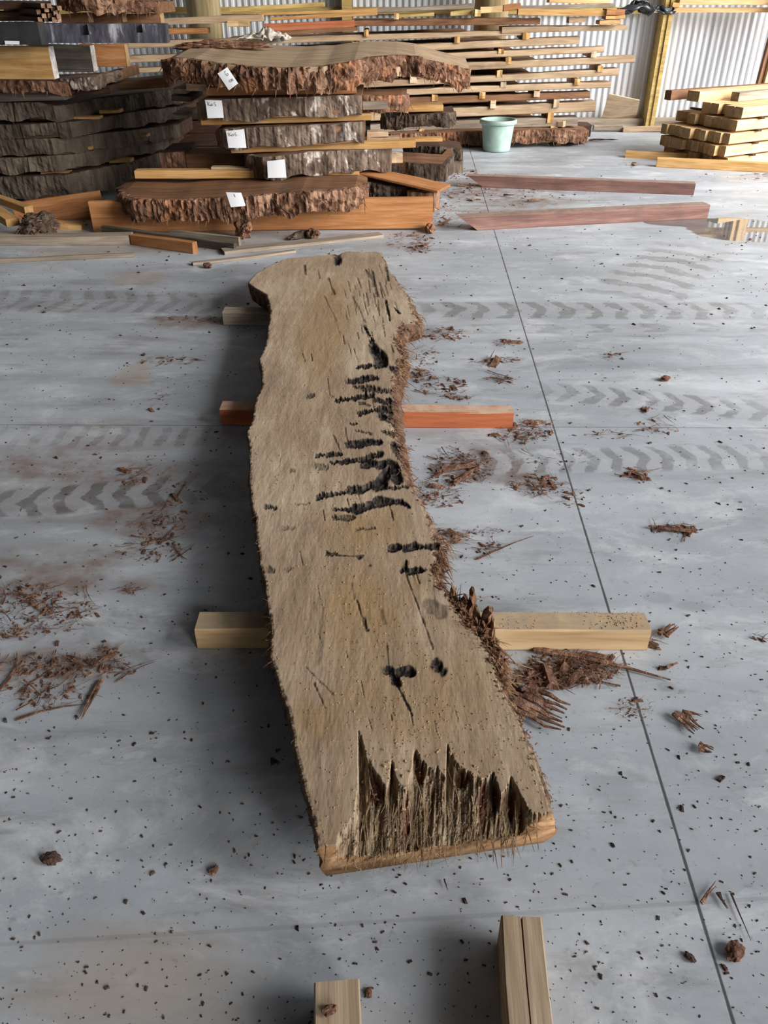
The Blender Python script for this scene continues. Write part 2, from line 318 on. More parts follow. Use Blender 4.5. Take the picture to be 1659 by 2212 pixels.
# picture of where each point lies along the board, used to place the rot, splits and knots
dz = ZT - H; den = Y * CP - dz * SP
PX = 829.5 + F * X / den; PY = 1106 - F * (Y * SP + dz * CP) / den
Z = ZT + .004 * fbm(X * 5, Y * 3, 6) + .0012 * vn(X * 60, Y * 14, 7) + .0006 * vn(X * 200, Y * 60, 8)
ser = 5 * vn(PX * .15, PY * .02, 9) + 5 * vn(PX * .34, PY * .05, 10) + 3 * vn(PX * .05, PY * .1, 11)
HOL = [  # x0 y0 x1 y1 half-width weight depth
 (786,704,806,737,2.5,1,.012),(803,748,830,785,12,1,.03),(772,793,827,788,5,1,.014),(754,824,812,817,6,1,.014),(769,836,806,839,5,.9,.01),(727,865,803,854,4.5,1,.012),
 (788,839,791,860,3,1,.014),(778,894,821,882,5,1,.012),(812,864,839,867,5,1,.014),(824,900,848,909,7,1,.016),(757,915,770,916,3,.8,.008),(754,960,821,955,6.5,1,.014),
 (685,984,736,981,4,.95,.01),(666,857,675,854,4,.8,.006),(717,855,718,855,3,.6,.004),(731,545,731,566,6,1,.03),(658,574,660,592,2,.7,.006),(687,582,690,602,1.8,.5,.005),
 (710,603,721,634,2.4,.6,.006),(803,590,808,616,3,.7,.007),(790,585,798,598,2.4,.6,.006),(812,622,815,640,2.5,.6,.006),(834,580,838,605,2.5,.8,.008),(833,650,842,690,2,.9,.012),(851,665,863,677,2,.9,.01),
 (717,1000,781,994,5,1,.012),(781,994,820,980,7,1,.016),(790,1002,830,1004,9,1,.018),(825,1040,846,1018,12,1,.03),(687,1074,762,1061,5,.95,.01),(762,1061,825,1044,9,1,.018),(822,1054,880,1053,4,.9,.01),
 (723,1101,768,1101,5,1,.012),(768,1101,818,1088,8,1,.016),(818,1086,866,1084,9,1,.016),(866,1084,882,1094,6,1,.014),(724,1119,765,1119,4,.8,.008),(771,1143,809,1141,2.6,.6,.005),
 (844,1184,950,1180,7,1,.018),(869,1232,915,1232,6,1,.016),(878,1212,874,1232,4,.9,.012),(707,1196,725,1198,4,.85,.008),(725,1199,775,1202,1.4,.8,.005),(775,1202,778,1202,4,.85,.008),(797,1220,799,1220,4,.7,.006),
 (681,1006,706,1011,6,.55,.004),(628,1017,634,1018,5,.55,.003),(612,1141,634,1141,4,.45,.003),(574,1095,594,1097,4,.8,.008),(581,1228,588,1233,5,.6,.005),(618,1230,628,1228,4,.45,.003),(640,1090,667,1088,3,.45,.003),
 (771,1295,786,1351,2,.6,.005),(785,1335,790,1358,4,.6,.006),(930,1308,958,1326,12,.5,.003),(838,1450,884,1452,8,1,.02),(886,1450,890,1455,9,1,.02),(848,1452,860,1478,10,1,.022),(950,1440,950,1446,13,1,.02),
 (858,1480,890,1545,2,.8,.006),(836,1395,840,1450,1.4,.6,.003),(679,1477,702,1528,2.4,.6,.005),(690,1300,688,1460,7,.16,.001),(760,1262,764,1290,3,.35,.002),(822,1318,828,1345,4,.3,.002),(874,1232,935,1400,1.6,.55,.004),
 (660,1440,720,1500,2,.4,.003),(700,640,730,700,1.5,.35,.003),(770,655,790,700,2,.5,.004),(760,640,770,665,2,.4,.003),(720,940,735,975,2,.5,.004),(745,925,750,950,3,.45,.003)]
HOL += [(845,795,862,800,7,1,.014),(838,868,848,906,6,.9,.012),(842,1000,862,1040,9,1,.016),(800,736,812,760,5,1,.014),(850,960,866,990,6,.9,.012),(818,880,846,890,5,.95,.012),(826,932,852,938,4,.8,.01),(800,842,842,846,4,.85,.01),(776,870,800,876,3,.7,.006),(768,930,800,936,3,.7,.006)]
_r = random.Random(31)
for _k in range(85):
    if _k < 50: _x, _y = _r.gauss(800, 32), _r.uniform(575, 760)
    else: _x, _y = _r.uniform(640, 1000), _r.uniform(700, 1560)
    _l = _r.uniform(8, 30) * (1 if _k < 50 else 1.4)
    HOL.append((_x, _y, _x + _l * _r.uniform(.1, .35), _y + _l, _r.uniform(.45, 1.25), _r.uniform(.25, .7), .005))
rot = np.zeros_like(X); dep = np.zeros_like(X)
for x0, y0, x1, y1, hw, wt, dp in HOL:
    pad = hw + 12
    sel = (PX > min(x0, x1) - pad) & (PX < max(x0, x1) + pad) & (PY > min(y0, y1) - pad) & (PY < max(y0, y1) + pad)
    ax, ay = PX[sel], PY[sel]; dx, dy = x1 - x0, y1 - y0; L2 = dx * dx + dy * dy + 1e-6
    k = np.clip(((ax - x0) * dx + (ay - y0) * dy) / L2, 0, 1)
    side = np.where(ay > y0 + k * dy, 5.3, 0.0); hw = hw * 1.22; hq = hw * (.8 + 1.0 * vn(ax * .07 + ay * .05, hw * 3.1, 15))
    d = np.hypot(ax - x0 - k * dx, ay - y0 - k * dy) + (hw - hq) + (5.5 * vn(ax * .62, side + x0 * .37, 9) + 4 * vn(ax * .26, side + y0 * .31, 10)) * min(1, hw / 4.5) * min(1, 7 / hw)
    m = 1 - sstep(hw * .3, hw * 1.1, d); mr = 1 - sstep(hw * .95, hw * 1.3 + .4, d)
    rot[sel] = np.maximum(rot[sel], mr * wt * (.95 + .4 * vn(ax * .3, ay * .3, 14))); dep[sel] = np.maximum(dep[sel], m * dp * .5)
# torn, splintered near end
TB = [(680,1860),(700,1842),(722,1838),(735,1800),(765,1765),(774,1700),(772,1640),(771,1571),(782,1600),(793,1640),(815,1675),(835,1711),(841,1690),(846,1641),(858,1680),(872,1714),(884,1690),(896,1619),(909,1641),(930,1667),(945,1660),(962,1686),(966,1613),(984,1651),(1017,1671),(1040,1688),(1052,1686),(1066,1670),(1083,1725),(1096,1700),(1104,1680),(1139,1746),(1152,1760),(1200,1766),(1300,1766)]
yb = np.interp(PX, [p[0] for p in TB], [p[1] for p in TB]) + 16 * vn(PX * .22, 0.5, 21) + 14 * vn(PX * .6, 0.7, 20)
ins = PY - yb
spl = sstep(-1.5, 2.5, ins)
yend = np.interp(PX, [690, 885, 1090, 1200], [1850, 1835, 1790, 1770])
tt = np.clip(ins / np.maximum(yend - yb, 20), 0, 1.2)
wv = PX + .06 * (PY - 1700) + 10 * vn(PX * .01, PY * .012, 28)
rid = 1.1 * vn(wv * .045, PY * .006, 22) + .45 * vn(wv * .16, PY * .012, 23) + .4 * vn(wv * .42, PY * .03, 24)
fade = np.interp(PX, [680, 715, 775, 1130, 1180], [.7, 1, 1, 1, .9])
pit = np.zeros_like(X)
for cx, cy, rx, ry in ((812,1690,22,34),(908,1655,12,34),(1000,1672,20,20),(1074,1700,9,34),(1108,1715,10,30),(880,1760,9,60),(1128,1750,8,24),(866,1835,8,30),(1045,1720,10,50)):
    pit = np.maximum(pit, 1 - sstep(.5, 1.1, np.hypot((PX - cx) / rx, (PY - cy) / ry) + .4 * vn(PX * .3, PY * .06, 25)))
pit *= spl
drop = spl * (.010 + .055 * np.clip(tt, 0, 1) * fade + .017 * rid * fade + .008 * pit)
Z = Z - dep - np.clip(drop, 0, .082) - .006 * spl * (vn(PX * 1.3, PY * .1, 26) + .3)
edge = np.minimum(u, 1 - u)[None] * (xr - xl)[:, None]
Z -= .005 * (1 - sstep(0, .007, edge)) * (.4 + fbm(Y * 130, X * 30, 27))
# closed rings: top, right flank, underside, left flank
ns = 7
V = []; ringn = NU + ns + 2 + ns
bot = ZB + .004 * fbm(rowY * 9, 3.3, 31) + .002
sk = np.linspace(0, 1, ns + 2)[1:-1]
ring = np.zeros((NV, ringn, 3)); ring[:, :NU] = np.dstack([X, Y, Z])
bulge = .010 + .03 * sstep(2.0, 2.6, YR) * sstep(4.4, 3.6, YR)
for j, k in enumerate(sk):
    ring[:, NU + j] = np.stack([xr + (bulge * math.sin(k * 2.6) + .014 * fbm(YR * 22, k * 6, 33)), YR, Z[:, -1] * (1 - k) + bot * k], 1)
    ring[:, NU + ns + 2 + j] = np.stack([xl - .006 + .010 * fbm(YL * 22, k * 6, 34) + .012 * (1 - k), YL, bot * k * 0 + bot * (1 - k) + Z[:, 0] * k], 1)
ring[:, NU + ns] = np.stack([xr - .008 + .01 * fbm(YR * 50, 2, 35), YR, bot], 1)
ring[:, NU + ns + 1] = np.stack([xl + .010 + .01 * fbm(YL * 50, 2, 36), YL, bot], 1)
# the cut end stands nearly square, the underside sticking out a touch
ring[0, :, 1] += .004 * fbm(ring[0, :, 0] * 60, ring[0, :, 2] * 40, 37)
me = bpy.data.meshes.new('slab_body')
me.vertices.add(NV * ringn); me.vertices.foreach_set('co', ring.reshape(-1))
idx = np.arange(NV * ringn).reshape(NV, ringn); nx = np.roll(idx, -1, 1)
quads = np.stack([idx[:-1], nx[:-1], nx[1:], idx[1:]], -1).reshape(-1, 4)
nq = len(quads); loops = np.concatenate([quads.reshape(-1), idx[0][::-1], idx[-1]])
me.loops.add(len(loops)); me.loops.foreach_set('vertex_index', loops.astype(np.int32))
me.polygons.add(nq + 2)
me.polygons.foreach_set('loop_start', np.concatenate([np.arange(nq) * 4, [nq * 4, nq * 4 + ringn]]).astype(np.int32))
me.update(calc_edges=True)
ra = np.zeros((NV, ringn)); sa = np.zeros((NV, ringn)); pa = np.zeros((NV, ringn)); ba = np.zeros((NV, ringn))
ra[:, :NU] = rot; sa[:, :NU] = sstep(-4, -1, ins); pa[:, :NU] = np.clip(pit * 1.5, 0, 1); ba[:, NU:] = 1; ba[:, NU - 3:NU] = np.clip(.75 + vn(YR * 60, .5, 44), 0, 1)[:, None]; ba[:, 0] = .6
oc = np.zeros((NV, ringn)); 
for cx, cy, rx, ry in ((790,1330,150,170),(900,1500,220,110),(700,1560,90,60),(700,700,80,140),(780,1150,120,80)):
    oc[:, :NU] = np.maximum(oc[:, :NU], 1 - sstep(.3, 1.1, np.hypot((PX - cx) / rx, (PY - cy) / ry) + .5 * fbm(PX * .02, PY * .012, 41)))
for nm, arr in (('decay', ra), ('torn', sa), ('pit', pa), ('flank', ba), ('ochre', oc)):
    a = me.attributes.new(nm, 'FLOAT', 'POINT'); a.data.foreach_set('value', arr.reshape(-1).astype(np.float32))
def slab_mat():
    t = NT('weathered_slab'); v = t.coord()
    a = t.noise(t.map(v, (9, 1.2, 3)), 1.5, 5, .6, .5)            # streaks along the log
    b = t.noise(v, 3.0, 4, .6)
    saw = t.noise(t.map(v, (2.5, 170, 1)), 1.0, 3, .65, .3)        # fine marks across, left by the saw
    fz = t.noise(t.map(v, (150, 26, 60)), 1.0, 4, .72)
    c = t.ramp(t.ma('ADD', t.ma('MULTIPLY', a, .5), t.ma('MULTIPLY', b, .5)), [(.32, lin(146, 123, 99)), (.5, lin(173, 150, 125)), (.66, lin(196, 175, 150))])
    fis = t.noise(t.map(v, (60, 4.5, 20)), 1.0, 5, .68, .6); c = t.mix(t.rng(fis, .62, .70, 0, .6), c, lin(86, 72, 60)); c = t.mix(t.rng(fis, .40, .30, 0, .4), c, lin(198, 184, 166))
    c = t.mix(t.ma('MULTIPLY', t.attr('ochre'), t.rng(b, .35, .6, .2, .7)), c, lin(158, 126, 82))
    c = t.hsv(c, t.ma('ADD', .74, t.ma('ADD', t.ma('MULTIPLY', saw, .28), t.ma('MULTIPLY', fz, .24))))
    g = t.noise(t.map(v, (11, 2.2, 5)), 2.2, 4, .65, .8)
    c = t.mix(t.rng(g, .62, .74, 0, .45), c, lin(104, 90, 78))
    c = t.mix(t.rng(t.noise(t.map(v, (40, 14, 20)), 1, 3, .7), .64, .74, 0, .35), c, lin(84, 70, 60))
    tf = t.noise(t.map(v, (130, 9, 30)), 1.0, 4, .7, .4); tl = t.noise(v, 14, 3)
    tc = t.ramp(tf, [(.28, lin(66, 50, 38)), (.42, lin(122, 104, 84)), (.56, lin(162, 144, 120)), (.7, lin(194, 178, 154))])
    tc = t.mix(t.rng(tl, .45, .62, 0, .5), tc, lin(112, 78, 52))
    c = t.mix(t.attr('torn'), c, tc); c = t.mix(t.attr('pit'), c, lin(98, 64, 48))
    fl_ = t.ramp(t.noise(t.map(v, (14, 40, 10)), 1, 4, .7), [(.35, lin(52, 38, 30)), (.55, lin(104, 76, 58)), (.7, lin(142, 110, 86))])
    c = t.mix(t.attr('flank'), c, fl_)
    c = t.mix(t.attr('decay'), c, t.ramp(tf, [(.42, lin(19, 16, 18)), (.62, lin(38, 32, 32)), (.85, lin(88, 74, 64))]))
    h = t.ma('ADD', t.ma('ADD', t.ma('MULTIPLY', saw, .5), t.ma('MULTIPLY', fz, 1.0)), t.ma('ADD', t.ma('MULTIPLY', tf, t.attr('torn')), t.ma('MULTIPLY', t.noise(t.map(v, (46, 18, 20)), 1, 3, .7), 1.3)))
    return t.out(c, .8, t.bump(h, .3, .003), .25)
t = NT('sawn_end'); v = t.coord(); e1 = t.noise(t.map(v, (6, 30, 26)), 1.6, 4, .6, .6); e2 = t.noise(v, 130, 2, .7)
W_end = t.out(t.hsv(t.ramp(e1, [(.34, lin(128, 94, 64)), (.55, lin(166, 128, 92)), (.7, lin(190, 154, 116))]), t.ma('ADD', .85, t.ma('MULTIPLY', e2, .3))), .8, t.bump(e2, .4, .003), .2)
slab = empty('wood_slab', (float(X.mean()), float(Y.mean()), ZB))
tag(slab, 'long grey live-edge wood slab with rotted black gashes, lying on bearers mid-floor', 'slab')
def under(o, p):                               # parent, keeping the world place
    o.parent = p; o.matrix_parent_inverse = Matrix.Translation(-p.location); return o
sb = under(link('slab_body', me, [slab_mat(), W_end]), slab)
me.polygons[nq].material_index = 1
# fibres: torn end, shaggy bark on the right edge, wisps on the left
rnd = random.Random(5)
B_fib = bark('torn_fibre', lin(88, 66, 46), lin(150, 124, 94), lin(200, 178, 146), 2)
B_shag = bark('shaggy_bark', lin(66, 44, 32), lin(124, 90, 66), lin(178, 144, 114), 2)
mb = MB()
for k in range(520):
    i = int(rnd.random() ** 1.3 * 250); j = rnd.randrange(4, NU - 3)
    if spl[i, j] < .6 or pit[i, j] > .5: continue
    p = Vector((X[i, j], Y[i, j], Z[i, j])); L = rnd.uniform(.03, .12); sl = rnd.gauss(-.05, .10)
    lift = rnd.uniform(.0, .012)
    pts = [p + Vector((sl * L * s + .004 * math.sin(s * 3 + k), -L * s, lift * math.sin(s * 2.4) + .002 - .006 * s)) for s in (0, .3, .6, 1)]
    q = [pp for pp in pts if pp.y > .885]
    if len(q) > 1: mb.strip(q, rnd.uniform(.0008, .0032), .5)
for k in range(90):                            # bristles poking over the cut end
    j = int(rnd.random() ** 1.15 * (NU - 20)) + 4; p = Vector((X[0, j], Y[0, j], Z[0, j] - rnd.uniform(0, .03)))
    L = rnd.uniform(.006, .024); mb.strip([p + Vector((0, .02, .002)), p, p + Vector((rnd.gauss(0, .006), -L * .5, -.3 * L)), p + Vector((rnd.gauss(0, .008), -L * .7, -L))], rnd.uniform(.0006, .0016))
under(mb.build('torn_fibres', B_fib), slab)
mb = MB()
def density(y):
    return np.interp(y, [540, 680, 700, 790, 850, 880, 960, 1040, 1070, 1140, 1170, 1260, 1300, 1420, 1480, 1760], [.25, .8, 1, 1, .8, .5, .7, .8, .3, .3, .8, .6, 1, 1, .5, .22])
for k in range(8000):
    i = rnd.randrange(NV); py = PY[i, -1]
    if rnd.random() > density(py): continue
    near = (1106 + 900) / (py + 900); w = density(py)
    p = Vector((xr[i] + rnd.uniform(-.016, .006 + .03 * w * w), YR[i], rnd.uniform(ZB + .02, ZT + .004)))
    L = rnd.uniform(.012, .055) * (.35 + .8 * w) * (.45 if py > 1480 else 1); a = rnd.gauss(0, .9)
    d = Vector((math.cos(a), math.sin(a), rnd.gauss(-.35, .3)))
    if rnd.random() < .35: d = Vector((.35, rnd.choice((-1, 1)) * 1, rnd.gauss(-.1, .2)))
    d.normalize(); b = Vector((rnd.gauss(0, .25), rnd.gauss(0, .25), -.35))
    mb.strip([p + d * L * s + b * L * s * s for s in (0, .4, .75, 1)], rnd.uniform(.0008, .0042) * (.5 + .7 * w), .5)
under(mb.build('bark_fringe', B_shag), slab)
mb = MB()
for k in range(900):
    i = rnd.randrange(NV); py = PY[i, 0]
    w = np.interp(py, [540, 595, 625, 640, 1080, 1095, 1112, 1125, 1215, 1240, 1285, 1420, 1435, 1840], [.3, .8, .8, .15, .12, 1, 1, .1, .3, .2, .9, .9, .2, .25])
    if rnd.random() > w: continue
    p = Vector((xl[i] + rnd.uniform(-.003, .008), YL[i], rnd.uniform(ZB + .03, ZT + .003))); L = rnd.uniform(.006, .026) * (.5 + w)
    d = Vector((-1 + rnd.random() * .9, rnd.gauss(0, .7), rnd.gauss(-.2, .4))).normalized()
    mb.strip([p + d * L * s + Vector((0, 0, -.3)) * L * s * s for s in (0, .5, 1)], rnd.uniform(.0008, .0024), .6)
under(mb.build('edge_wisps', B_shag), slab)
# standing slivers of bark by the near bearer
mb = MB()
def sliver(px, py, z0, top, w, th, lean, rnd):
    p = G(px, py, z0); h = top - z0; v = []; n = 7
    for i in range(n):
        s = i / (n - 1); ww = w * (1 - .75 * s ** 2) * rnd.uniform(.8, 1.2); c = p + Vector((lean[0] * s + rnd.gauss(0, .002), lean[1] * s + rnd.gauss(0, .002), h * s))
        v += [c + Vector((-ww, -th * .4, 0)), c + Vector((0, -th, 0)), c + Vector((ww, -th * .3, 0)), c + Vector((ww * .9, th * .6, 0)), c + Vector((-ww * .8, th, 0))]
    f = [(4, 3, 2, 1, 0), tuple((n - 1) * 5 + j for j in range(5))]
    for i in range(n - 1):
        for j in range(5): f.append((i * 5 + j, i * 5 + (j + 1) % 5, i * 5 + 5 + (j + 1) % 5, i * 5 + 5 + j))
    mb.add(v, f)
for q in ((1022,1335,.10,.205,.016,.014,(-.008,.0)),(1008,1345,.11,.190,.012,.012,(.010,.01)),(1044,1376,.10,.200,.022,.016,(.010,.0)),(1034,1368,.10,.185,.014,.01,(-.012,.01)),(993,1328,.12,.188,.012,.012,(.010,0)),(980,1308,.12,.185,.010,.01,(-.006,.01)),(1058,1400,.09,.19,.014,.014,(.002,0)),(1066,1440,.09,.175,.012,.012,(.004,0)),(1050,1395,.1,.18,.012,.01,(-.01,0))):
    sliver(*q, rnd)
for k in range(160):
    t0 = rnd.random(); p = G(985 + 85 * t0 + rnd.gauss(0, 5), 1310 + 140 * t0, .1 + rnd.random() * .07); L = rnd.uniform(.02, .07)
    d = Vector((rnd.gauss(.1, .3), rnd.gauss(0, .6), rnd.gauss(.4, .6))).normalized(); mb.strip([p, p + d * L * .5 + Vector((0, 0, -.003)), p + d * L], rnd.uniform(.0012, .0035), .5)
under(mb.build('bark_slivers', B_shag), slab)
# ------------------------------------------------------------------ generic sawn board
def board_mesh(name, L, W, T, bev=.003, jit=.002, seed=0, cut0=0.0, cut1=0.0, n=None, groove=None):
    """x 0..L, y 0..W (back), z 0..T.  cut0/cut1 slant the ends: the underside starts that much further in."""
    n = n or max(3, int(L / .12) + 1); rng = np.random.default_rng(seed); v = []; b = min(bev, W * .2, T * .2)
    prof = [(b, 0), (W - b, 0), (W, b), (W, T - b), (W - b, T), (b, T), (0, T - b), (0, b)]
    if groove: prof[5:5] = [(groove * W + .0016, T), (groove * W, T - .012), (groove * W - .0016, T)]
    xs = [0.0] + list(np.linspace(0, L, n)[1:-1]) + [L]
    for i, x in enumerate(xs):
        k = x / L; wy = jit * 2 * math.sin(k * 5 + seed); wz = jit * 1.2 * math.sin(k * 4 + seed * 2.1)
        for y, z in prof:
            e = rng.normal(0, jit * .35, 2)
            xx = x + (cut0 * (1 - z / T) if i == 0 else 0) - (cut1 * (1 - z / T) if i == len(xs) - 1 else 0)
            if cut0 and 0 < i: xx = max(xx, cut0 * (1 - z / T) + .004 * i)
            if cut1 and i < len(xs) - 1: xx = min(xx, L - cut1 * (1 - z / T) - .004 * (len(xs) - 1 - i))
            v.append((xx, y + wy + e[0], z + (wz if z > 0.6 * T else 0) + (e[1] if z > b else 0)))
    m = len(prof); N = len(xs); f = [tuple(range(m)), tuple((N - 1) * m + j for j in range(m))[::-1]]
    for i in range(N - 1):
        for j in range(m): f.append((i * m + (j + 1) % m, i * m + j, (i + 1) * m + j, (i + 1) * m + (j + 1) % m))
    return mesh(name, v, f)
SEED = [100]
def put(o, A, xdir, roll=0.0):
    """place an object whose local x runs along xdir, at base corner A"""
    x = Vector(xdir).normalized(); y = Vector((0, 0, 1)).cross(x).normalized(); z = x.cross(y)
    m = Matrix((x, y, z)).transposed().to_4x4(); m.translation = A
    o.matrix_world = m @ Matrix.Rotation(roll, 4, 'X'); return o
def plank(name, mat, label, cat, l, r, hp, Y0, Y1=None, depth=.12, group=None, bev=.004, jit=.003, cut0=0, cut1=0, parent=None, zlift=0, roll=0):
    """l, r: where the upper front edge ends; hp: face height there; Y0, Y1: how far off each end stands"""
    Y1 = Y0 if Y1 is None else Y1; SEED[0] += 1
    A, B = D(l[0], l[1], Y0), D(r[0], r[1], Y1); A2 = D(l[0], l[1] + hp, Y0); T = A.z - A2.z
    d = B - A; Ln = d.length
    o = link(name, board_mesh(name, Ln, depth, T, bev, jit, SEED[0], cut0, cut1), mat)
    x = d.normalized(); y = Vector((0, 0, 1)).cross(x).normalized(); z = x.cross(y)
    put(o, A - z * T + Vector((0, 0, zlift)), d, roll)
    if label: tag(o, label, cat, group)
    return o
def ground_board(name, mat, label, cat, a, b, W, T, z0=0.0, group=None, bev=.004, jit=.002, cut0=0, cut1=0, front=True):
    """a, b: where the lower front edge of a board lying at height z0 starts and ends"""
    SEED[0] += 1; A, B = G(*a, z0), G(*b, z0)
    o = link(name, board_mesh(name, (B - A).length, W, T, bev, jit, SEED[0], cut0, cut1), mat); put(o, A, B - A)
    tag(o, label, cat, group); return o
# bearers under the slab and the two timbers in the foreground
ground_board('timber_bearer', W_bear, 'pale square timber bearer under the near end of the long slab', 'timber', (427,1403), (1396,1404), .078, .0745)
ground_board('timber_bearer', W_redb, 'reddish-orange timber bearer crossing under the middle of the long slab', 'timber', (478,919), (1107,926), .078, .0745)
ground_board('timber_bearer', W_grey, 'grey timber bearer under the far end of the long slab', 'timber', (483,703), (850,706), .09, .0745)
def fore(name, mat, label, far_l, far_r, z, T, ex):
    A, B = G(*far_l, z), G(*far_r, z); W = (B - A).length; SEED[0] += 1
    n0 = ex - G(far_l[0], far_l[1], z); n0.z = 0
    d = n0.normalized()
    o = link(name, board_mesh(name, .75, W, T, .003, .0015, SEED[0], groove=.5 if 'split' in label and 'left' not in label else None), mat); put(o, Vector((B.x, B.y, z - T)), d)
    # local y must run from the right edge to the left edge
    x = d; y = Vector((0, 0, 1)).cross(x)
    if y.dot(A - B) < 0: put(o, Vector((A.x, A.y, z - T)), d)
    tag(o, label, 'timber'); return o
fore('timber_offcut', W_old, 'pale square timber with a long split, in the foreground to the right', (1083,1976), (1172,1990), .10, .10, G(1101,2212,.10))
fore('timber_offcut', W_old, 'low pale timber cut off by the bottom edge, left of the split foreground timber', (681,2122), (780,2118), .09, .09, G(681,2300,.09))
SX, SY, SZ, SROT = X.copy(), Y.copy(), Z.copy(), rot.copy()
# ------------------------------------------------------------------ live-edge slabs with bark
from mathutils import noise as mn
def slab_piece(name, mat, bmat, label, poly, tpx, depth=.8, bodyT=None, amp=.02, bulge=.02, hang=.02, rise=0.0, group=None, fib=0, seed=None, barkname='bark_edge', T=None, back=None, cat='slab', round_=0):
    """poly: upper front edge (px, py, distance); tpx: height of the bark face where it was measured"""
    SEED[0] += 1; sd = seed or SEED[0]; rnd = random.Random(sd)
    P = [D(a, b, y) for a, b, y in poly]
    if T is None: T = P[len(P)//2].z - D(poly[len(P)//2][0], poly[len(P)//2][1] + tpx, poly[len(P)//2][2]).z
    bT = bodyT or T
    base = Vector((sum(p.x for p in P) / len(P), sum(p.y for p in P) / len(P), min(p.z for p in P) - bT))
    root = empty(name, base); tag(root, label, cat, group)
    # densify
    Q = []; 
    for i in range(len(P) - 1):
        n = max(1, int((P[i + 1] - P[i]).length / .014))
        Q += [P[i].lerp(P[i + 1], k / n) for k in range(n)]
    Q.append(P[-1]); N = len(Q)
    nor = []
    for i in range(N):
        d = Q[min(i + 3, N - 1)] - Q[max(i - 3, 0)]; nor.append(Vector((d.y, -d.x, 0)).normalized())
    # wooden body: sits just inside the bark
    v = []; f = []
    for i in range(N):
        q = Q[i] - nor[i] * .012; b = Vector((Q[i].x + (.0 if not back else 0), Q[i].y + depth, Q[i].z + rise))
        if back: b.y = max(q.y + .05, back)
        j = .004 * mn.noise(Vector((q.x * 8, sd, 0)))
        v += [q + Vector((0, 0, j)), b + Vector((0, 0, j)), Vector((b.x, b.y, q.z + rise - bT)), Vector((q.x, q.y, q.z - bT))]
    for i in range(N - 1):
        for a in range(4):
            c = (a + 1) % 4; f.append((i * 4 + a, i * 4 + 4 + a, i * 4 + 4 + c, i * 4 + c))
    f += [(0, 1, 2, 3), tuple((N - 1) * 4 + j for j in (3, 2, 1, 0))]
    body = under(link('sawn_body', mesh('sawn_body', v, f), mat), root)
    # bark shell
    K = 11; v = []; f = []; cum = 0
    for i in range(N):
        if i: cum += (Q[i] - Q[i - 1]).length
        loc = 1 + .35 * mn.noise(Vector((cum * 5, sd * 3.3, 0)))
        fe = min(1, min(i, N - 1 - i) / 4)
        for k in range(K + 2):
            t = min(max((k - 1) / (K - 1), 0), 1); z = Q[i].z - T * loc * t
            w = Vector((cum, z, sd * 7.7))
            o = bulge * math.sin(math.pi * (.15 + .75 * t)) + amp * (1.25 * mn.fractal(Vector((w.x * 6, w.y * 7, w.z)), .7, 2.1, 4) + .6 * mn.noise(Vector((w.x * 40, w.y * 5, w.z))) + .3 * mn.noise(Vector((w.x * 85, w.y * 12, w.z))))
            z += amp * .35 * mn.noise(Vector((cum * 30, k * 1.7, sd)))
            if t == 1: z -= hang * max(0, mn.noise(Vector((cum * 9, sd, 3)))) * 1.8 + hang * .35 * max(0, mn.noise(Vector((cum * 50, sd, 5))))
            if k == 0: o, z = -.03, Q[i].z + .003
            if k == K + 1: o, z = -.03, Q[i].z - bT * .999 if bT < T else Q[i].z - T
            p = Q[i] + nor[i] * (o * (.4 + .6 * fe)); v.append(Vector((p.x, p.y, z)))
    M = K + 2
    for i in range(N - 1):
        for k in range(M - 1): f.append((i * M + k, i * M + k + 1, i * M + M + k + 1, i * M + M + k))
    f += [tuple(range(M))[::-1], tuple((N - 1) * M + k for k in range(M))]
    under(link(barkname, mesh(barkname, v, f), bmat), root)
    if fib:
        mb = MB()
        for k in range(fib):
            i = rnd.randrange(2, N - 2); t = rnd.random() ** .7; p = Q[i] + nor[i] * (bulge + amp * rnd.uniform(-.2, .5)); p.z = Q[i].z - T * t
            L = rnd.uniform(.02, .065); d = Vector((rnd.gauss(0, .5), 0, -1)).normalized() + nor[i] * rnd.uniform(.0, .45); b = Vector((rnd.gauss(0, .3), 0, -.2))
            mb.strip([p + d * L * s + b * L * s * s for s in (0, .35, .7, 1)], rnd.uniform(.0025, .007), .5, Vector((0, 1, 0)))
        under(mb.build('bark_shreds', bmat), root)
    return root
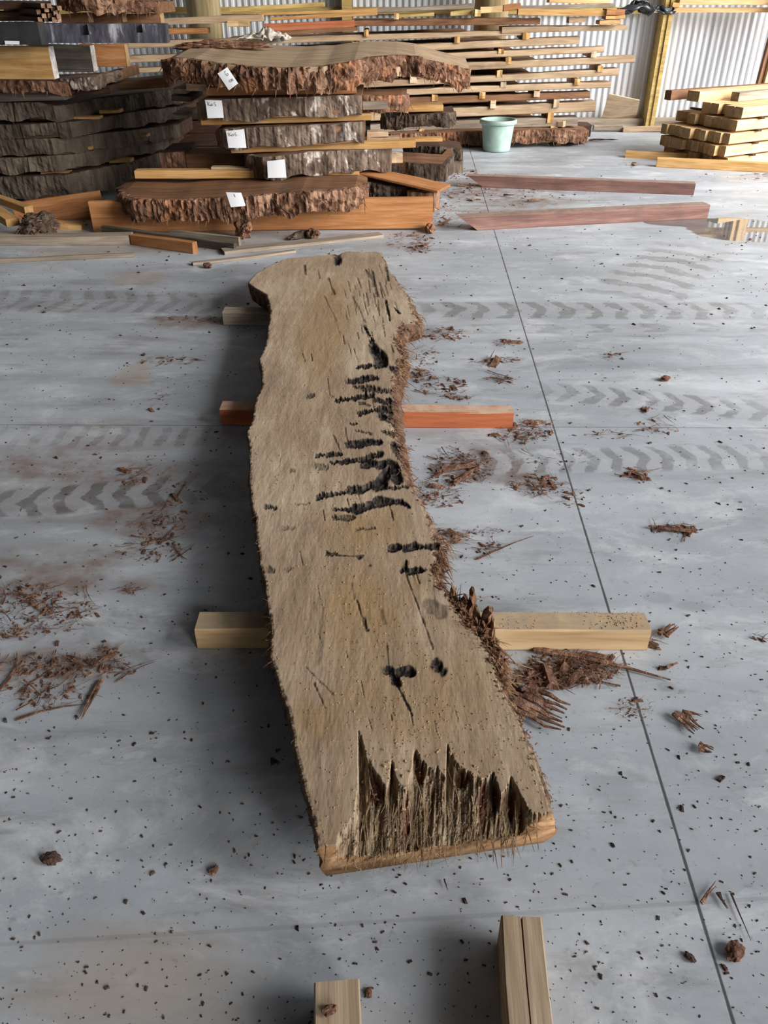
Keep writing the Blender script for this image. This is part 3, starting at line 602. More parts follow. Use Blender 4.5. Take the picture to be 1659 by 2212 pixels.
def lump(name, mat, label, cat, px, py, z0, r, sq=(1, 1, .7), amp=.35, fr=3.5, seed=1, group=None, fib=0, fmat=None):
    """a broken lump whose foot rests at height z0 where (px, py) is seen"""
    bm = bmesh.new(); bmesh.ops.create_icosphere(bm, subdivisions=4 if r > .06 else 3, radius=1)
    for q in bm.verts:
        c = q.co.copy(); k = 1 + amp * (mn.fractal(c * fr * .5 + Vector((seed * 3.1, 0, 0)), .8, 2.1, 4) + .5 * mn.noise(c * fr * 2 + Vector((0, seed, 0))))
        q.co = Vector((c.x * sq[0], c.y * sq[1], c.z * sq[2])) * k * r
    zm = min(q.co.z for q in bm.verts) * .75
    for q in bm.verts: q.co.z = max(q.co.z, zm) - zm
    me = bpy.data.meshes.new(name); bm.to_mesh(me); bm.free()
    o = link(name, me, mat); o.location = G(px, py, z0); o.rotation_euler.z = seed * 1.3; tag(o, label, cat, group)
    if fib:
        rnd = random.Random(seed); mb = MB()
        for k in range(fib):
            d = Vector((rnd.gauss(0, 1), rnd.gauss(0, 1), rnd.uniform(-.3, 1))).normalized(); p = Vector((d.x * sq[0], d.y * sq[1], d.z * sq[2])) * r * .85; p.z = max(p.z - zm, 0)
            L = r * rnd.uniform(.3, .7); e = (d + Vector((rnd.gauss(0, .7), rnd.gauss(0, .7), rnd.gauss(-.2, .5)))).normalized()
            q = [p + e * L * s + Vector((0, 0, -.25 * L * s * s)) for s in (0, .5, 1)]
            for a in q: a.z = max(a.z, .003)
            mb.strip(q, rnd.uniform(.002, .006) * (r / .1), .6)
        mb.build('bark_shreds', fmat or mat, o)
    return o
def patch(name, mat, label, cat, corners, Y, group=None, curl=.012):
    """a sheet of paper from four picture corners (tl, tr, br, bl), standing at distance Y"""
    c = [D(x, y, Y) for x, y in corners]; o0 = (c[2] + c[3]) / 2; v = []; f = []; n = 6
    ex = (c[1] - c[0]).normalized(); ez = (c[0] - c[3]).normalized(); ny = ex.cross(ez).normalized(); ny = -ny if ny.y > 0 else ny
    for sgn in (0, 1):
        for i in range(n + 1):
            for j in range(n + 1):
                a, b = j / n, i / n; p = c[0].lerp(c[1], a).lerp(c[3].lerp(c[2], a), b)
                v.append(p - o0 + ny * (curl * (b * b + .3 * math.sin(a * 3)) - .0004 * sgn))
    m = n + 1; h = m * m
    for i in range(n):
        for j in range(n):
            q = (i * m + j, i * m + j + 1, (i + 1) * m + j + 1, (i + 1) * m + j); f += [q[::-1], tuple(k + h for k in q)]
    o = link(name, mesh(name, v, f), mat); o.location = o0; tag(o, label, cat, group)
    return o, c, ny, o0
def scribble(paper, strokes, mat, r=.0012, curl=.012):
    """pen strokes in sheet units (0..1 right, 0..1 down)"""
    o, c, ny, o0 = paper; mb = MB()
    for st in strokes:
        pts = []
        for a, b in st:
            p = c[0].lerp(c[1], a).lerp(c[3].lerp(c[2], a), b); pts.append(p - o0 + ny * (curl * (b * b + .3 * math.sin(a * 3)) + .0012))
        mb.strip(pts, r, .5, ny, taper=False)
    mb.build('handwriting', mat, o)
t = NT('paper'); PAPER = t.out(lin(246, 246, 248), .7)
t = NT('pen_ink'); INK = t.out(lin(52, 50, 58), .6)
t = NT('white_end_paint'); v = t.coord(); WPAINT = t.out(t.ramp(t.noise(t.map(v, (20, 20, 20)), 1, 4, .7), [(.35, lin(160, 150, 138)), (.55, lin(206, 200, 192)), (.7, lin(232, 228, 222))]), .7)
t = NT('black_paint'); v = t.coord(); sc = t.noise(t.map(v, (16, 12, 4)), 1.0, 5, .75, .4); sx = t.noise(t.map(v, (3, 3, 3)), 1, 2)
BLACKP = t.out(t.ramp(t.ma('ADD', t.ma('MULTIPLY', sc, .7), t.ma('MULTIPLY', sx, .3)), [(.42, lin(52, 50, 56)), (.56, lin(86, 84, 92)), (.62, lin(150, 148, 154)), (.7, lin(196, 194, 196))]), .55)
t = NT('charcoal_paint'); v = t.coord(); CHARP = t.out(t.ramp(t.noise(v, 4, 4, .6), [(.35, lin(34, 34, 36)), (.65, lin(60, 58, 58))]), .6)
CT = 'the labelled middle stack'
# base board and bottom slab
plank('wide_plank', W_oran, 'wide orange plank standing on edge under the shaggy bottom slab of the middle stack', 'plank', (190,436), (936,427), 67, 6.2, 6.27, depth=.06, bev=.006)
slab_piece('bark_slab', W_brown, B_red, 'lowest, shaggy bark-edged slab of the middle stack, over the wide orange plank', [(258,402,6.55),(262,416,6.25),(285,428,6.08),(350,433,6.02),(430,430,5.98),(520,424,6.0),(600,418,6.02),(650,414,5.98),(710,412,6.04),(770,404,6.16),(795,396,6.4)], 46, depth=.75, bodyT=.045, amp=.035, bulge=.03, hang=.035, fib=120)
slab_piece('bark_slab', W_brown, B_dark, 'dark bark slab in the shade below the slanting plank, right side of the middle stack', [(778,392,6.62),(840,400,6.6),(905,408,6.58),(930,414,6.62)], 26, depth=.4, amp=.025, fib=40)
slab_piece('split_block', W_tan, B_red, 'split block with a pale fibrous end behind the right end of the wide orange plank', [(880,414,6.5),(937,416,6.46),(951,410,6.8)], 44, depth=.3, amp=.012, bulge=.0, hang=.0, cat='block')
plank('slanting_plank', W_oran, 'orange plank slanting down across the right side of the middle stack', 'plank', (777,373), (944,413), 5, 6.66, 6.36, depth=.26)
lump('bark_chunk', B_red, 'small orange wood chunk at the foot of the wide plank, its right end', 'wood chunk', 928, 502, 0, .045, (1.3, .8, .7), .4, 3, 11)
# the sawn slabs and the sticks between them
plank('spacer_stick', W_yel, 'long yellow spacer stick on top of the shaggy bottom slab, middle stack', 'stick', (290,369), (776,369), 17, 6.62, depth=.1)
slab_piece('bark_slab', W_brown, B_grey, 'fourth labelled slab from the top of the middle stack, its paper blank', [(529,331,6.72),(545,336,6.62),(570,339,6.52),(600,337,6.5),(650,331,6.52),(720,326,6.58),(800,322,6.66),(846,319,6.74)], 46, depth=.7, amp=.013, bulge=.004, hang=.008)
plank('spacer_stick', W_yel, 'yellow spacer stick under the third labelled slab of the middle stack', 'stick', (498,317), (898,305), 14, 6.66, depth=.1)
slab_piece('bark_slab', W_brown, B_grey, 'third labelled slab from the top of the middle stack, pale patches on its bark', [(466,280,6.72),(480,279,6.62),(560,275,6.58),(700,270,6.6),(786,263,6.62)], 43, depth=.75, amp=.012, bulge=.003, hang=.006)
plank('spacer_stick', W_yel, 'yellow spacer stick under the second labelled slab of the middle stack', 'stick', (433,258), (802,247), 13, 6.66, depth=.1)
slab_piece('bark_slab', W_brown, B_grey, 'second labelled slab from the top of the middle stack, whitish bark at its right', [(424,222,6.7),(440,215,6.6),(600,211,6.58),(781,206,6.62)], 43, depth=.8, amp=.012, bulge=.003, hang=.006)
plank('spacer_stick', W_oran, 'orange spacer stick under the top slab of the middle stack', 'stick', (445,190), (769,186), 17, 6.66, depth=.1)
slab_piece('bark_slab', W_tan, B_red, 'topmost broad slab of the middle stack, with thick torn reddish bark', [(356,130,6.85),(372,125,6.68),(415,128,6.55),(478,138,6.46),(548,144,6.42),(620,147,6.4),(700,143,6.4),(767,133,6.5),(800,124,6.85),(860,119,7.1),(900,122,7.2),(940,133,7.3),(1016,150,7.5)], 50, depth=1.5, amp=.045, bulge=.03, hang=.05, rise=.05, fib=150, back=8.0)
lump('bark_chunk', B_red, 'long low strip of dark bark lying on the topmost slab of the middle stack', 'bark', 480, 110, 1.13, .11, (3.2, .8, .35), .4, 4, 5)
slab_piece('bark_slab', W_brown, B_red, 'short slab with orange torn bark tucked under the right end of the topmost slab', [(772,206,6.85),(830,207,6.85),(870,205,6.95),(882,203,7.1)], 36, depth=.5, amp=.02, fib=20)
plank('board_end', W_grey, 'short pale grey board end sticking out right of the second labelled slab', 'board', (783,222), (838,220), 16, 6.74, depth=.1)
slab_piece('bark_slab', W_dark, B_dark, 'dark bark-edged slab jutting out right of the middle stack, below the torn top slab', [(822,254,7.25),(880,250,7.2),(960,244,7.2),(984,241,7.4)], 26, depth=.4, amp=.02, bulge=.02, fib=30)
plank('thin_board', W_yel, 'thin yellow board lying on the dark jutting slab, right of the middle stack', 'board', (856,230), (958,228), 13, 7.25, depth=.2)
plank('board_end', W_tan, 'small tan board end right of the third labelled slab, upper of two', 'board', (793,286), (839,285), 11, 6.8, depth=.12)
plank('board_end', W_tan, 'wider tan board end right of the third labelled slab, lower of two', 'board', (793,298), (863,296), 13, 6.78, depth=.1)
plank('thin_board', W_yel, 'thin yellow board reaching right towards the green tub, from the middle stack', 'board', (858,301), (956,299), 7, 7.1, depth=.1)
plank('board_end', W_fresh, 'short pale board end right of the fourth labelled slab', 'board', (842,334), (870,333), 19, 6.8, depth=.1)
slab_piece('thick_slab', W_brown, B_dark, 'thick brown slab with a pale fibrous sawn end, right of the middle stack', [(840,349,6.98),(900,353,6.9),(963,357,6.88),(981,336,7.35)], 36, depth=.5, amp=.010, bulge=.0, hang=.004)
slab_piece('bark_slab', W_dark, B_dark, 'dark bark slab behind the thick brown slab, far right of the middle stack, upper', [(872,314,7.9),(950,317,7.7),(1000,322,7.75)], 24, depth=.4, amp=.02, fib=24)
slab_piece('grey_block', W_dgrey, B_grey, 'grey block below the dark bark slab, far right foot of the middle stack', [(930,347,7.72),(1001,346,7.76)], 27, depth=.4, amp=.008, bulge=0, hang=0, cat='block')
slab_piece('bark_block', W_dark, B_red, 'reddish bark-ended block in the dark gap left of the labelled slabs', [(344,331,6.95),(397,328,6.95)], 38, depth=.5, amp=.015, bulge=.005, cat='block')
plank('dark_board', W_brown, 'dark brown board in the gap left of the fourth labelled slab', 'board', (396,331), (545,336), 36, 7.0, depth=.3)
plank('thin_board', W_tan, 'thin pale board end resting on the long yellow spacer stick', 'board', (456,363), (560,365), 6, 6.66, depth=.08, zlift=.004)
plank('board_end', W_tan, 'short tan board end under the left part of the torn topmost slab', 'board', (401,180), (446,181), 16, 6.72, depth=.2)
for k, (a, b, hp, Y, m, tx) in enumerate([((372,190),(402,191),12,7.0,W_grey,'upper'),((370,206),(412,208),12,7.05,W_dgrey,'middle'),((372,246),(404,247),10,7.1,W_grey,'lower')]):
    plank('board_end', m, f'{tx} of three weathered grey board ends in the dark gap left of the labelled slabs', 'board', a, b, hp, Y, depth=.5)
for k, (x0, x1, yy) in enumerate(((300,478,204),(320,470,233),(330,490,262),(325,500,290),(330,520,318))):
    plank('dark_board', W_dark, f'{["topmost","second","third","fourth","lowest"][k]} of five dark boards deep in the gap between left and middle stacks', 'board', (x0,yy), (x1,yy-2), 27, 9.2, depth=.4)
# paper labels
pp = [patch('paper_label', PAPER, l, 'paper label', c, Y, curl=.01) for l, c, Y in (
 ('tilted white paper marked G on the topmost slab of the middle stack', ((470,159),(491,145),(515,180),(495,195)), 6.36),
 ('white paper marked Ko 5 on the second slab of the middle stack', ((443,216),(479,217),(484,254),(449,255)), 6.545),
 ('white paper marked Ko 6 on the third slab of the middle stack', ((488,283),(527,279),(533,319),(494,319)), 6.54),
 ('blank white paper on the fourth slab of the middle stack', ((577,348),(615,344),(619,383),(579,384)), 6.46),
 ('white paper with one short mark on the shaggy bottom slab', ((488,415),(521,416),(531,444),(499,447)), 5.925))]
scribble(pp[0], [[(.75,.12),(.62,.1),(.55,.22),(.6,.36),(.74,.36),(.75,.27),(.66,.27)], [(.62,.62),(.52,.6),(.5,.7),(.6,.74)], [(.66,.74),(.67,.62),(.74,.62),(.74,.74)], [(.74,.64),(.82,.62),(.82,.74)]], INK, .0014)
K = lambda x: [[(x,.1),(x+.03,.32)], [(x+.13,.1),(x+.03,.21),(x+.17,.31)]]
O = lambda x: [[(x+.05,.2),(x,.26),(x+.04,.32),(x+.1,.29),(x+.1,.22),(x+.05,.2)]]
scribble(pp[1], K(.13) + O(.32) + [[(.62,.1),(.53,.13),(.53,.2),(.6,.22),(.62,.3),(.54,.34)]], INK, .0015)
scribble(pp[2], K(.12) + O(.3) + [[(.54,.12),(.48,.22),(.5,.32),(.57,.31),(.57,.25),(.5,.25)], [(.66,.3),(.67,.31)]], INK, .0013)
scribble(pp[4], [[(.5,.1),(.53,.32),(.5,.3)]], INK, .0014)
# ------------------------------------------------------------------ left stack
def lslab(label, pts, tpx, bm, **kw): return slab_piece('bark_slab', W_dark, bm, label, pts, tpx, depth=1.0, **kw)
LS = 'of the dark left-hand stack'
lslab('lowest of five dark bark-edged slabs in the left-hand stack', [(-60,384,7.1),(60,382,7.05),(140,378,7.05),(170,372,7.2),(230,360,7.5),(285,350,7.8),(348,328,8.4)], 46, B_smooth, amp=.016, bulge=.01, hang=.01, fib=20)
lslab('second slab from the bottom of five in the dark left-hand stack', [(-60,343,7.1),(60,341,7.08),(120,336,7.08),(160,333,7.2),(200,325,7.4),(280,308,7.8),(362,296,8.5)], 31, B_smooth, amp=.012, bulge=.006, hang=.006)
lslab('middle slab of five in the dark left-hand stack', [(-60,303,7.1),(110,299,7.1),(150,297,7.2),(220,288,7.5),(300,280,7.9),(388,268,8.6)], 33, B_smooth, amp=.012, bulge=.006, hang=.006)
lslab('fourth slab from the bottom of five in the dark left-hand stack', [(-60,272,7.1),(60,269,7.08),(150,264,7.1),(200,258,7.3),(240,250,7.6),(320,238,8.0),(408,228,8.7)], 30, B_smooth, amp=.014, bulge=.006, hang=.008)
lslab('uppermost of five dark slabs in the left-hand stack, with an orange torn patch', [(-60,223,7.1),(84,220,7.1),(118,229,7.14),(150,226,7.3),(200,215,7.7),(330,198,8.1),(402,190,8.6)], 36, B_smooth, amp=.016, bulge=.008, hang=.01, fib=20)
for a, b, hp, Y, tx in (((64,258),(212,251),7,7.3,'under the uppermost slab'),((214,239),(257,237),7,7.6,'right under the uppermost slab'),((235,346),(281,344),7,7.6,'beside the lowest slab'),((88,372),(146,371),5,7.15,'on the lowest slab'),((290,293),(317,291),5,7.9,'beside the middle slab'),((184,318),(197,317),6,7.35,'peeking out below the middle slab')):
    plank('spacer_stick', W_yel, f'yellow spacer stick {tx} of the dark left-hand stack', 'stick', a, b, hp, Y, depth=.12)
slab_piece('bark_slab', W_dark, B_red, 'reddish torn slab under the wide yellow board, left edge of the picture', [(-60,172,7.0),(60,175,6.95),(110,176,7.0),(150,180,7.1)], 25, depth=.6, amp=.03, bulge=.01, fib=16)
slab_piece('bark_slab', W_brown, B_grey, 'grey-brown crumbling slab below the dark framed board of the left stack', [(96,172,7.25),(160,170,7.1),(200,166,7.15),(265,148,7.5)], 24, depth=.5, amp=.03, bulge=.015, fib=12)
plank('grey_board', W_dgrey, 'grey board on the uppermost dark slab, left edge of the picture', 'board', (-60,201), (135,197), 20, 7.05, depth=.3)
plank('brown_board', W_dark, 'short brown board with a dark painted end, left stack', 'board', (128,192), (236,185), 17, 7.25, depth=.3)
plank('brown_board', W_brown, 'long brown board reaching right out of the left stack towards the torn slab', 'board', (180,182), (362,168), 20, 7.7, depth=.4)
def ended(mat, emat, label, l, r, hp, Y, depth):
    o = plank('wide_board', mat, label, 'board', l, r, hp, Y, depth=depth, bev=.004)
    xs = [q.co for q in o.data.vertices]; L = max(q.x for q in xs); T = max(q.z for q in xs)
    mb = MB(); mb.box(L - .001, L + .003, .004, depth - .004, .004, T - .004); e = mb.build('painted_end', emat, o); return o
ended(W_yel, WPAINT, 'nearest wide yellow board with a whitewashed end, left stack', (-60,100), (103,101), 71, 6.62, .11)
ended(W_dgrey, WPAINT, 'middle wide board, dark grey with a white end, left stack', (60,97), (193,99), 57, 7.02, .11)
ended(W_oran, W_pine, 'farthest wide orange board with a pale end, left stack', (170,95), (268,96), 49, 7.4, .10)
plank('black_beam', CHARP, 'near black beam on the wide boards at the left edge of the picture', 'beam', (-60,49), (80,49), 48, 6.4, depth=.14)
A, B = D(76, 51, 6.52), D(357, 52, 6.62); T = A.z - D(76, 93, 6.52).z; Ln = (B - A).length; mb = MB(); k = Ln / (357 - 76)
xa = 0
for s0, s1, dp in (((167 - 76) * k, (187 - 76) * k, .58), ((290 - 76) * k, (305 - 76) * k, .45)):
    mb.box(xa, s0, 0, .16, 0, T); mb.box(s0, s1, 0, .16, 0, T * (1 - dp)); mb.box(s0, s1, .045, .16, T * (1 - dp), T); xa = s1
mb.box(xa, Ln, 0, .16, 0, T)
o = mb.build('notched_beam', BLACKP); put(o, A - Vector((0, 0, T)), B - A); tag(o, 'scuffed black beam with two square notches, on top of the left stack', 'beam')
patch('paper_label', PAPER, 'small pale tag on the lower edge of the near black beam', 'paper label', ((10,88),(42,89),(42,96),(11,96)), 6.385, curl=.0)
for k, (x, y) in enumerate(((93,13),(100,22),(114,21),(127,18),(94,35),(108,35),(127,36),(86,43),(99,43),(116,43),(127,44),(83,27),(106,13),(120,30))):
    e = D(x, y, 6.55 + .02 * (k % 3)); d = Vector((-.55, .84, 0))
    o = link('square_stick', board_mesh('square_stick', 1.1, .03, .028, .002, .001, k), W_stick); put(o, e + d.normalized() * 1.1 + Vector((-.012, 0, -.012)), -d)
    tag(o, 'small square stick in the pale-ended bundle on top of the left stack', 'stick', 'sticks of the bundle on the left stack')
plank('brown_board', W_dark, 'upper dark board behind the stick bundle, top left corner', 'board', (-60,3), (78,2), 18, 7.0, depth=.3)
plank('brown_board', W_dark, 'lower dark board behind the stick bundle, top left corner', 'board', (-60,25), (78,24), 21, 7.05, depth=.3)
ended(W_brown, W_pine, 'first of three brown blocks under the torn bark at the top left', (128,30), (188,28), 22, 7.15, .12)
ended(W_brown, W_pine, 'second of three brown blocks under the torn bark at the top left', (184,30), (262,27), 22, 7.3, .12)
ended(W_brown, W_pine, 'third of three brown blocks under the torn bark at the top left', (258,31), (345,29), 22, 7.45, .12)
slab_piece('bark_slab', W_brown, B_red, 'torn reddish bark slab at the very top of the left stack', [(120,-4,7.1),(180,-2,6.95),(260,0,7.05),(340,4,7.4)], 26, depth=.6, amp=.04, bulge=.02, hang=.03, fib=50)
# ------------------------------------------------------------------ loose timber at the left front
plank('wide_plank', W_oran, 'wide orange plank tilted up against the dark left-hand stack', 'plank', (24,441), (212,412), 58, 6.55, 6.6, depth=.05, zlift=.0)
plank('timber_length', W_yel, 'upper of two yellow timbers slanting in from the left edge', 'timber', (-30,418), (53,447), 16, 6.62, 6.2, depth=.07)
plank('timber_length', W_yel, 'lower of two yellow timbers slanting in from the left edge', 'timber', (-40,442), (13,475), 16, 6.3, 5.98, depth=.1)
plank('timber_block', W_yel, 'short yellow timber block with a pale end, right of the bark ball', 'timber', (118,483), (174,486), 18, 6.26, depth=.1)
ground_board('grey_plank', W_grey, 'grey plank lying flat in front of the bark ball, left edge of the picture', 'plank', (-40,531), (280,530), .13, .062)
ground_board('timber_length', W_oran, 'orange timber with a bright cut end lying on the floor, front of the wide plank', 'timber', (284,529), (417,549), .055, .075)
ground_board('grey_plank', W_dgrey, 'dark grey plank on edge running from the wide orange plank to the right', 'plank', (222,507), (506,545), .04, .062)
ground_board('grey_strip', W_grey, 'thin grey strip lying along behind the dark grey plank', 'strip', (368,513), (517,531), .03, .058)
ground_board('thin_stick', W_grey, 'long thin grey stick lying alone nearest us, left edge of the picture', 'stick', (-40,571), (290,556), .035, .026)
ground_board('thin_board', W_grey, 'upper of two thin grey boards lying on the floor behind the long slab', 'board', (486,552), (829,514), .11, .022)
ground_board('thin_board', W_grey, 'lower of two thin grey boards lying on the floor behind the long slab', 'board', (418,575), (640,548), .05, .018)
lump('bark_ball', B_dark, 'shaggy ball of bark beside the yellow timbers at the left', 'bark', 90, 515, .0, .125, (1.1, .9, .8), .35, 3.5, 3, fib=160, fmat=B_red)
lump('bark_chunk', B_red, 'upright reddish bark chunk on the floor before the wide orange plank', 'bark', 527, 514, 0, .065, (1.0, .8, 1.0), .4, 3, 7)
lump('bark_chunk', B_dark, 'dark half of a broken bark piece on the floor right of the upright chunk', 'bark', 648, 514, 0, .055, (1.8, .7, .55), .3, 3, 8)
lump('bark_chunk', B_red, 'orange half of a broken bark piece on the floor right of the upright chunk', 'bark', 678, 515, 0, .05, (1.1, .9, .8), .35, 3, 9)
# ------------------------------------------------------------------ long rack of spaced planks in front of the sheet wall
ORD = ['topmost','second','third','fourth','fifth','sixth','seventh','eighth','ninth','tenth','lowest']
RK = 10.25
rack = [((760,44),(1168,40),13,W_brown,'reddish-brown and split',.5),((277,92),(1131,63),13,W_tan,'long and pale, reaching farthest left',.45),((277,121),(1253,80),15,W_tan,'pale',.45),
        ((278,147),(1306,101),12,W_tan,'thin',.5),((700,150),(1373,119),16,W_tan,'reaching farthest right',.5),((740,178),(1338,149),14,W_tan,'thin and worn',.5),
        ((760,197),(1321,178),12,W_tan,'thin',.5),((760,217),(1276,197),15,W_brown,'brown',.5),((800,240),(1287,220),21,W_tan,'thick',.5),((800,268),(1249,254),18,W_grey,'greyish',.5)]
for k, (l, r, hp, m, tx, dp) in enumerate(rack):
    plank('rack_plank', m, f'{ORD[k]} plank from the top of the spaced rack, {tx}', 'plank', l, r, hp, RK, depth=.22, jit=.006, bev=.008)
plank('rack_plank', W_tan, 'plank end bowing down at the upper right of the spaced rack, under the stubby offcuts', 'plank', (1085,60), (1357,53), 12, RK - .02, depth=.3, jit=.006)
slab_piece('bark_slab', W_brown, B_red, 'low bark-edged slab at the bottom of the spaced rack, behind the green tub', [(830,290,10.1),(1000,285,10.05),(1150,281,10.05),(1240,280,10.1),(1272,281,10.3)], 27, depth=.6, amp=.025, bulge=.02, hang=.02, fib=40)
plank('rack_plank', W_dark, 'dark plank end behind the right end of the low bark slab, foot of the rack', 'plank', (1200,268), (1279,270), 26, 10.6, depth=.25)
# boards behind, deeper in the rack, seen through the gaps
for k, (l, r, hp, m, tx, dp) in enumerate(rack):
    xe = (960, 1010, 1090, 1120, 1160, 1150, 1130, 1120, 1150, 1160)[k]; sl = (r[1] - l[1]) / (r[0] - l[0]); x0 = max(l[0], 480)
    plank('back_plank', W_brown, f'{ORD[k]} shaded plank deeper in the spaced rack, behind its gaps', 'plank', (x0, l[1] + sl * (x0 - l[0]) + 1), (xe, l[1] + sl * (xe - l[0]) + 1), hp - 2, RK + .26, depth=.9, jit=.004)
stick = [(1130,1145,70,86),(1077,1089,106,116),(1278,1290,111,125),(1093,1105,124,139),(1292,1304,142,156),(1074,1086,152,167),(1242,1254,171,184),(1082,1094,177,190),(1036,1049,199,214),(1154,1167,197,210),(1060,1072,217,235),(1197,1209,215,233),(1184,1197,243,266),(1190,1205,273,290),(1201,1213,309,318),
         (786,796,64,80),(982,994,79,94),(761,773,90,103),(886,900,164,180),(933,946,205,219),(905,917,279,292),(950,962,133,146),(850,862,100,108)]
stick.sort()
for k, (x0, x1, y0, y1) in enumerate(stick):
    place = ['between its upper planks','between its middle planks','between its lower planks'][0 if y0 < 120 else 1 if y0 < 200 else 2]
    nth = ['first','second','third','fourth','fifth','sixth','seventh','eighth','ninth','tenth','eleventh','twelfth']
    same = [q for q in stick if (q[2] < 120) == (y0 < 120) and (120 <= q[2] < 200) == (120 <= y0 < 200)]
    lab = f'{nth[same.index((x0, x1, y0, y1))]} square spacer from the left {place}, plank rack'
    plank('rack_spacer', W_yel if k % 3 else W_fresh, lab, 'spacer', (x0,y0), (x1,y0), y1 - y0, RK - .015, depth=.45, group='spacers of the plank rack')
# odds and ends along the top of the rack
plank('loose_board', W_olive, 'brownish board lying highest on the left half of the rack top', 'board', (495,17), (699,4), 10, 10.5, depth=.2)
plank('loose_board', W_yel, 'long yellow board lying along the rack top, behind the red board', 'board', (560,27), (815,19), 7, 10.4, depth=.15)
plank('loose_board', W_yel, 'yellow strip just above the red board on the rack top', 'board', (583,37), (815,25), 8, 10.3, depth=.1)
plank('loose_board', W_red, 'red-painted board on the rack top, left of the middle', 'board', (570,53), (765,42), 16, 10.2, depth=.12)
plank('loose_board', W_grey, 'grey board at the very top of the rack, under the round pole', 'board', (802,20), (1024,9), 9, 10.5, depth=.4)
plank('loose_board', W_tan, 'weathered board end left of the orange offcut on the rack top', 'board', (353,40), (565,32), 14, 10.2, depth=.3)
plank('loose_board', W_oran, 'short orange board end lying on the left part of the rack', 'board', (357,62), (446,60), 13, 10.2, depth=.2)
plank('offcut', W_pine, 'pale orange offcut beside the crumpled white plastic, on the rack top', 'offcut', (491,45), (536,45), 13, 10.1, depth=.15)
plank('loose_board', W_brown, 'dull board below the yellow strip, left of the split top plank', 'board', (560,69), (770,58), 9, 10.2, depth=.3)
plank('offcut', W_pine, 'small square block end on the rack top, right of the red board', 'offcut', (851,29), (862,29), 13, 10.15, depth=.15)
plank('offcut', W_olive, 'yellow-green stick on the rack top, right of the small square block', 'offcut', (861,31), (938,28), 7, 10.2, depth=.06)
plank('offcut', W_olive, 'yellow-green wedge on the rack top, near the middle', 'offcut', (973,25), (1021,22), 10, 10.2, depth=.1)
plank('offcut', W_pine, 'small square block end at the foot of the round pole', 'offcut', (1026,21), (1039,21), 15, 10.1, depth=.15)
plank('offcut', W_pine, 'light split chunk lying in front of the round pole', 'offcut', (1038,15), (1086,13), 14, 10.18, depth=.12)
plank('offcut', W_oran, 'orange chunk right of the light split chunk, on the rack top', 'offcut', (1088,11), (1125,7), 14, 10.2, depth=.12)
plank('loose_board', W_yel, 'long yellow board over the right half of the rack top', 'board', (1120,20), (1314,22), 13, 10.15, depth=.1)
plank('loose_board', W_grey, 'grey-topped board behind the long yellow board, right half of the rack top', 'board', (1125,13), (1326,8), 8, 10.35, depth=.3)
plank('loose_board', W_pine, 'pale board highest over the right end of the rack', 'board', (1188,-6), (1320,-3), 12, 10.6, depth=.2)
for a, b, hp, tx in (((1311,20),(1351,20),13,'upper'),((1309,34),(1351,33),8,'middle'),((1296,44),(1342,43),9,'lower')):
    plank('offcut', W_oran if tx == 'upper' else W_yel, f'{tx} of three stubby yellow offcuts stacked at the right end of the rack', 'offcut', a, b, hp, 10.12, depth=.2)
plank('offcut', W_tan, 'brown timber stub between rack planks, under the long yellow board', 'offcut', (1230,38), (1267,36), 12, 10.2, depth=.15)
ground_board('log_piece', W_fresh, 'short pale round piece resting on the low bark slab right of the tub', 'offcut', (1196,273), (1215,275), .09, .06, .2)
# crumpled white plastic and black sheet
def crumple(name, mat, label, cat, cx, cy, Y, sx, sz, seed, n=26, group=None):
    c = D(cx, cy, Y); v = []; f = []
    for i in range(n):
        for j in range(n):
            a, b = i / (n - 1) * 2 - 1, j / (n - 1) * 2 - 1; q = Vector((a * 2.3, b * 2.3, seed))
            v.append((sx * (a + .25 * mn.noise(q * 1.3)), .15 * b + .08 * mn.noise(q * 1.7 + Vector((5, 0, 0))), sz * (1 - a * a * .6) * (1 - b * b * .5) * (.55 + 1.1 * mn.fractal(q, .8, 2.2, 4))))
    for i in range(n - 1):
        for j in range(n - 1): f.append((i * n + j, i * n + n + j, i * n + n + j + 1, i * n + j + 1))
    o = link(name, mesh(name, v, f), mat, None, True); o.location = c; s = o.modifiers.new('thick', 'SOLIDIFY'); s.thickness = .004; tag(o, label, cat, group); return o
t = NT('white_plastic'); WPL = t.out(lin(196, 186, 172), .5)
t = NT('black_plastic'); BPL = t.out(lin(52, 54, 58), .32, None, .6)
crumple('plastic_bag', WPL, 'crumpled white plastic lying on the left part of the rack', 'plastic', 572, 86, 10.1, .27, .11, 3.1)
crumple('plastic_sheet', BPL, 'crumpled black plastic sheet over the rack end, beside the yellow wall post', 'plastic', 1385, 30, 10.65, .36, .1, 8.4, 30)
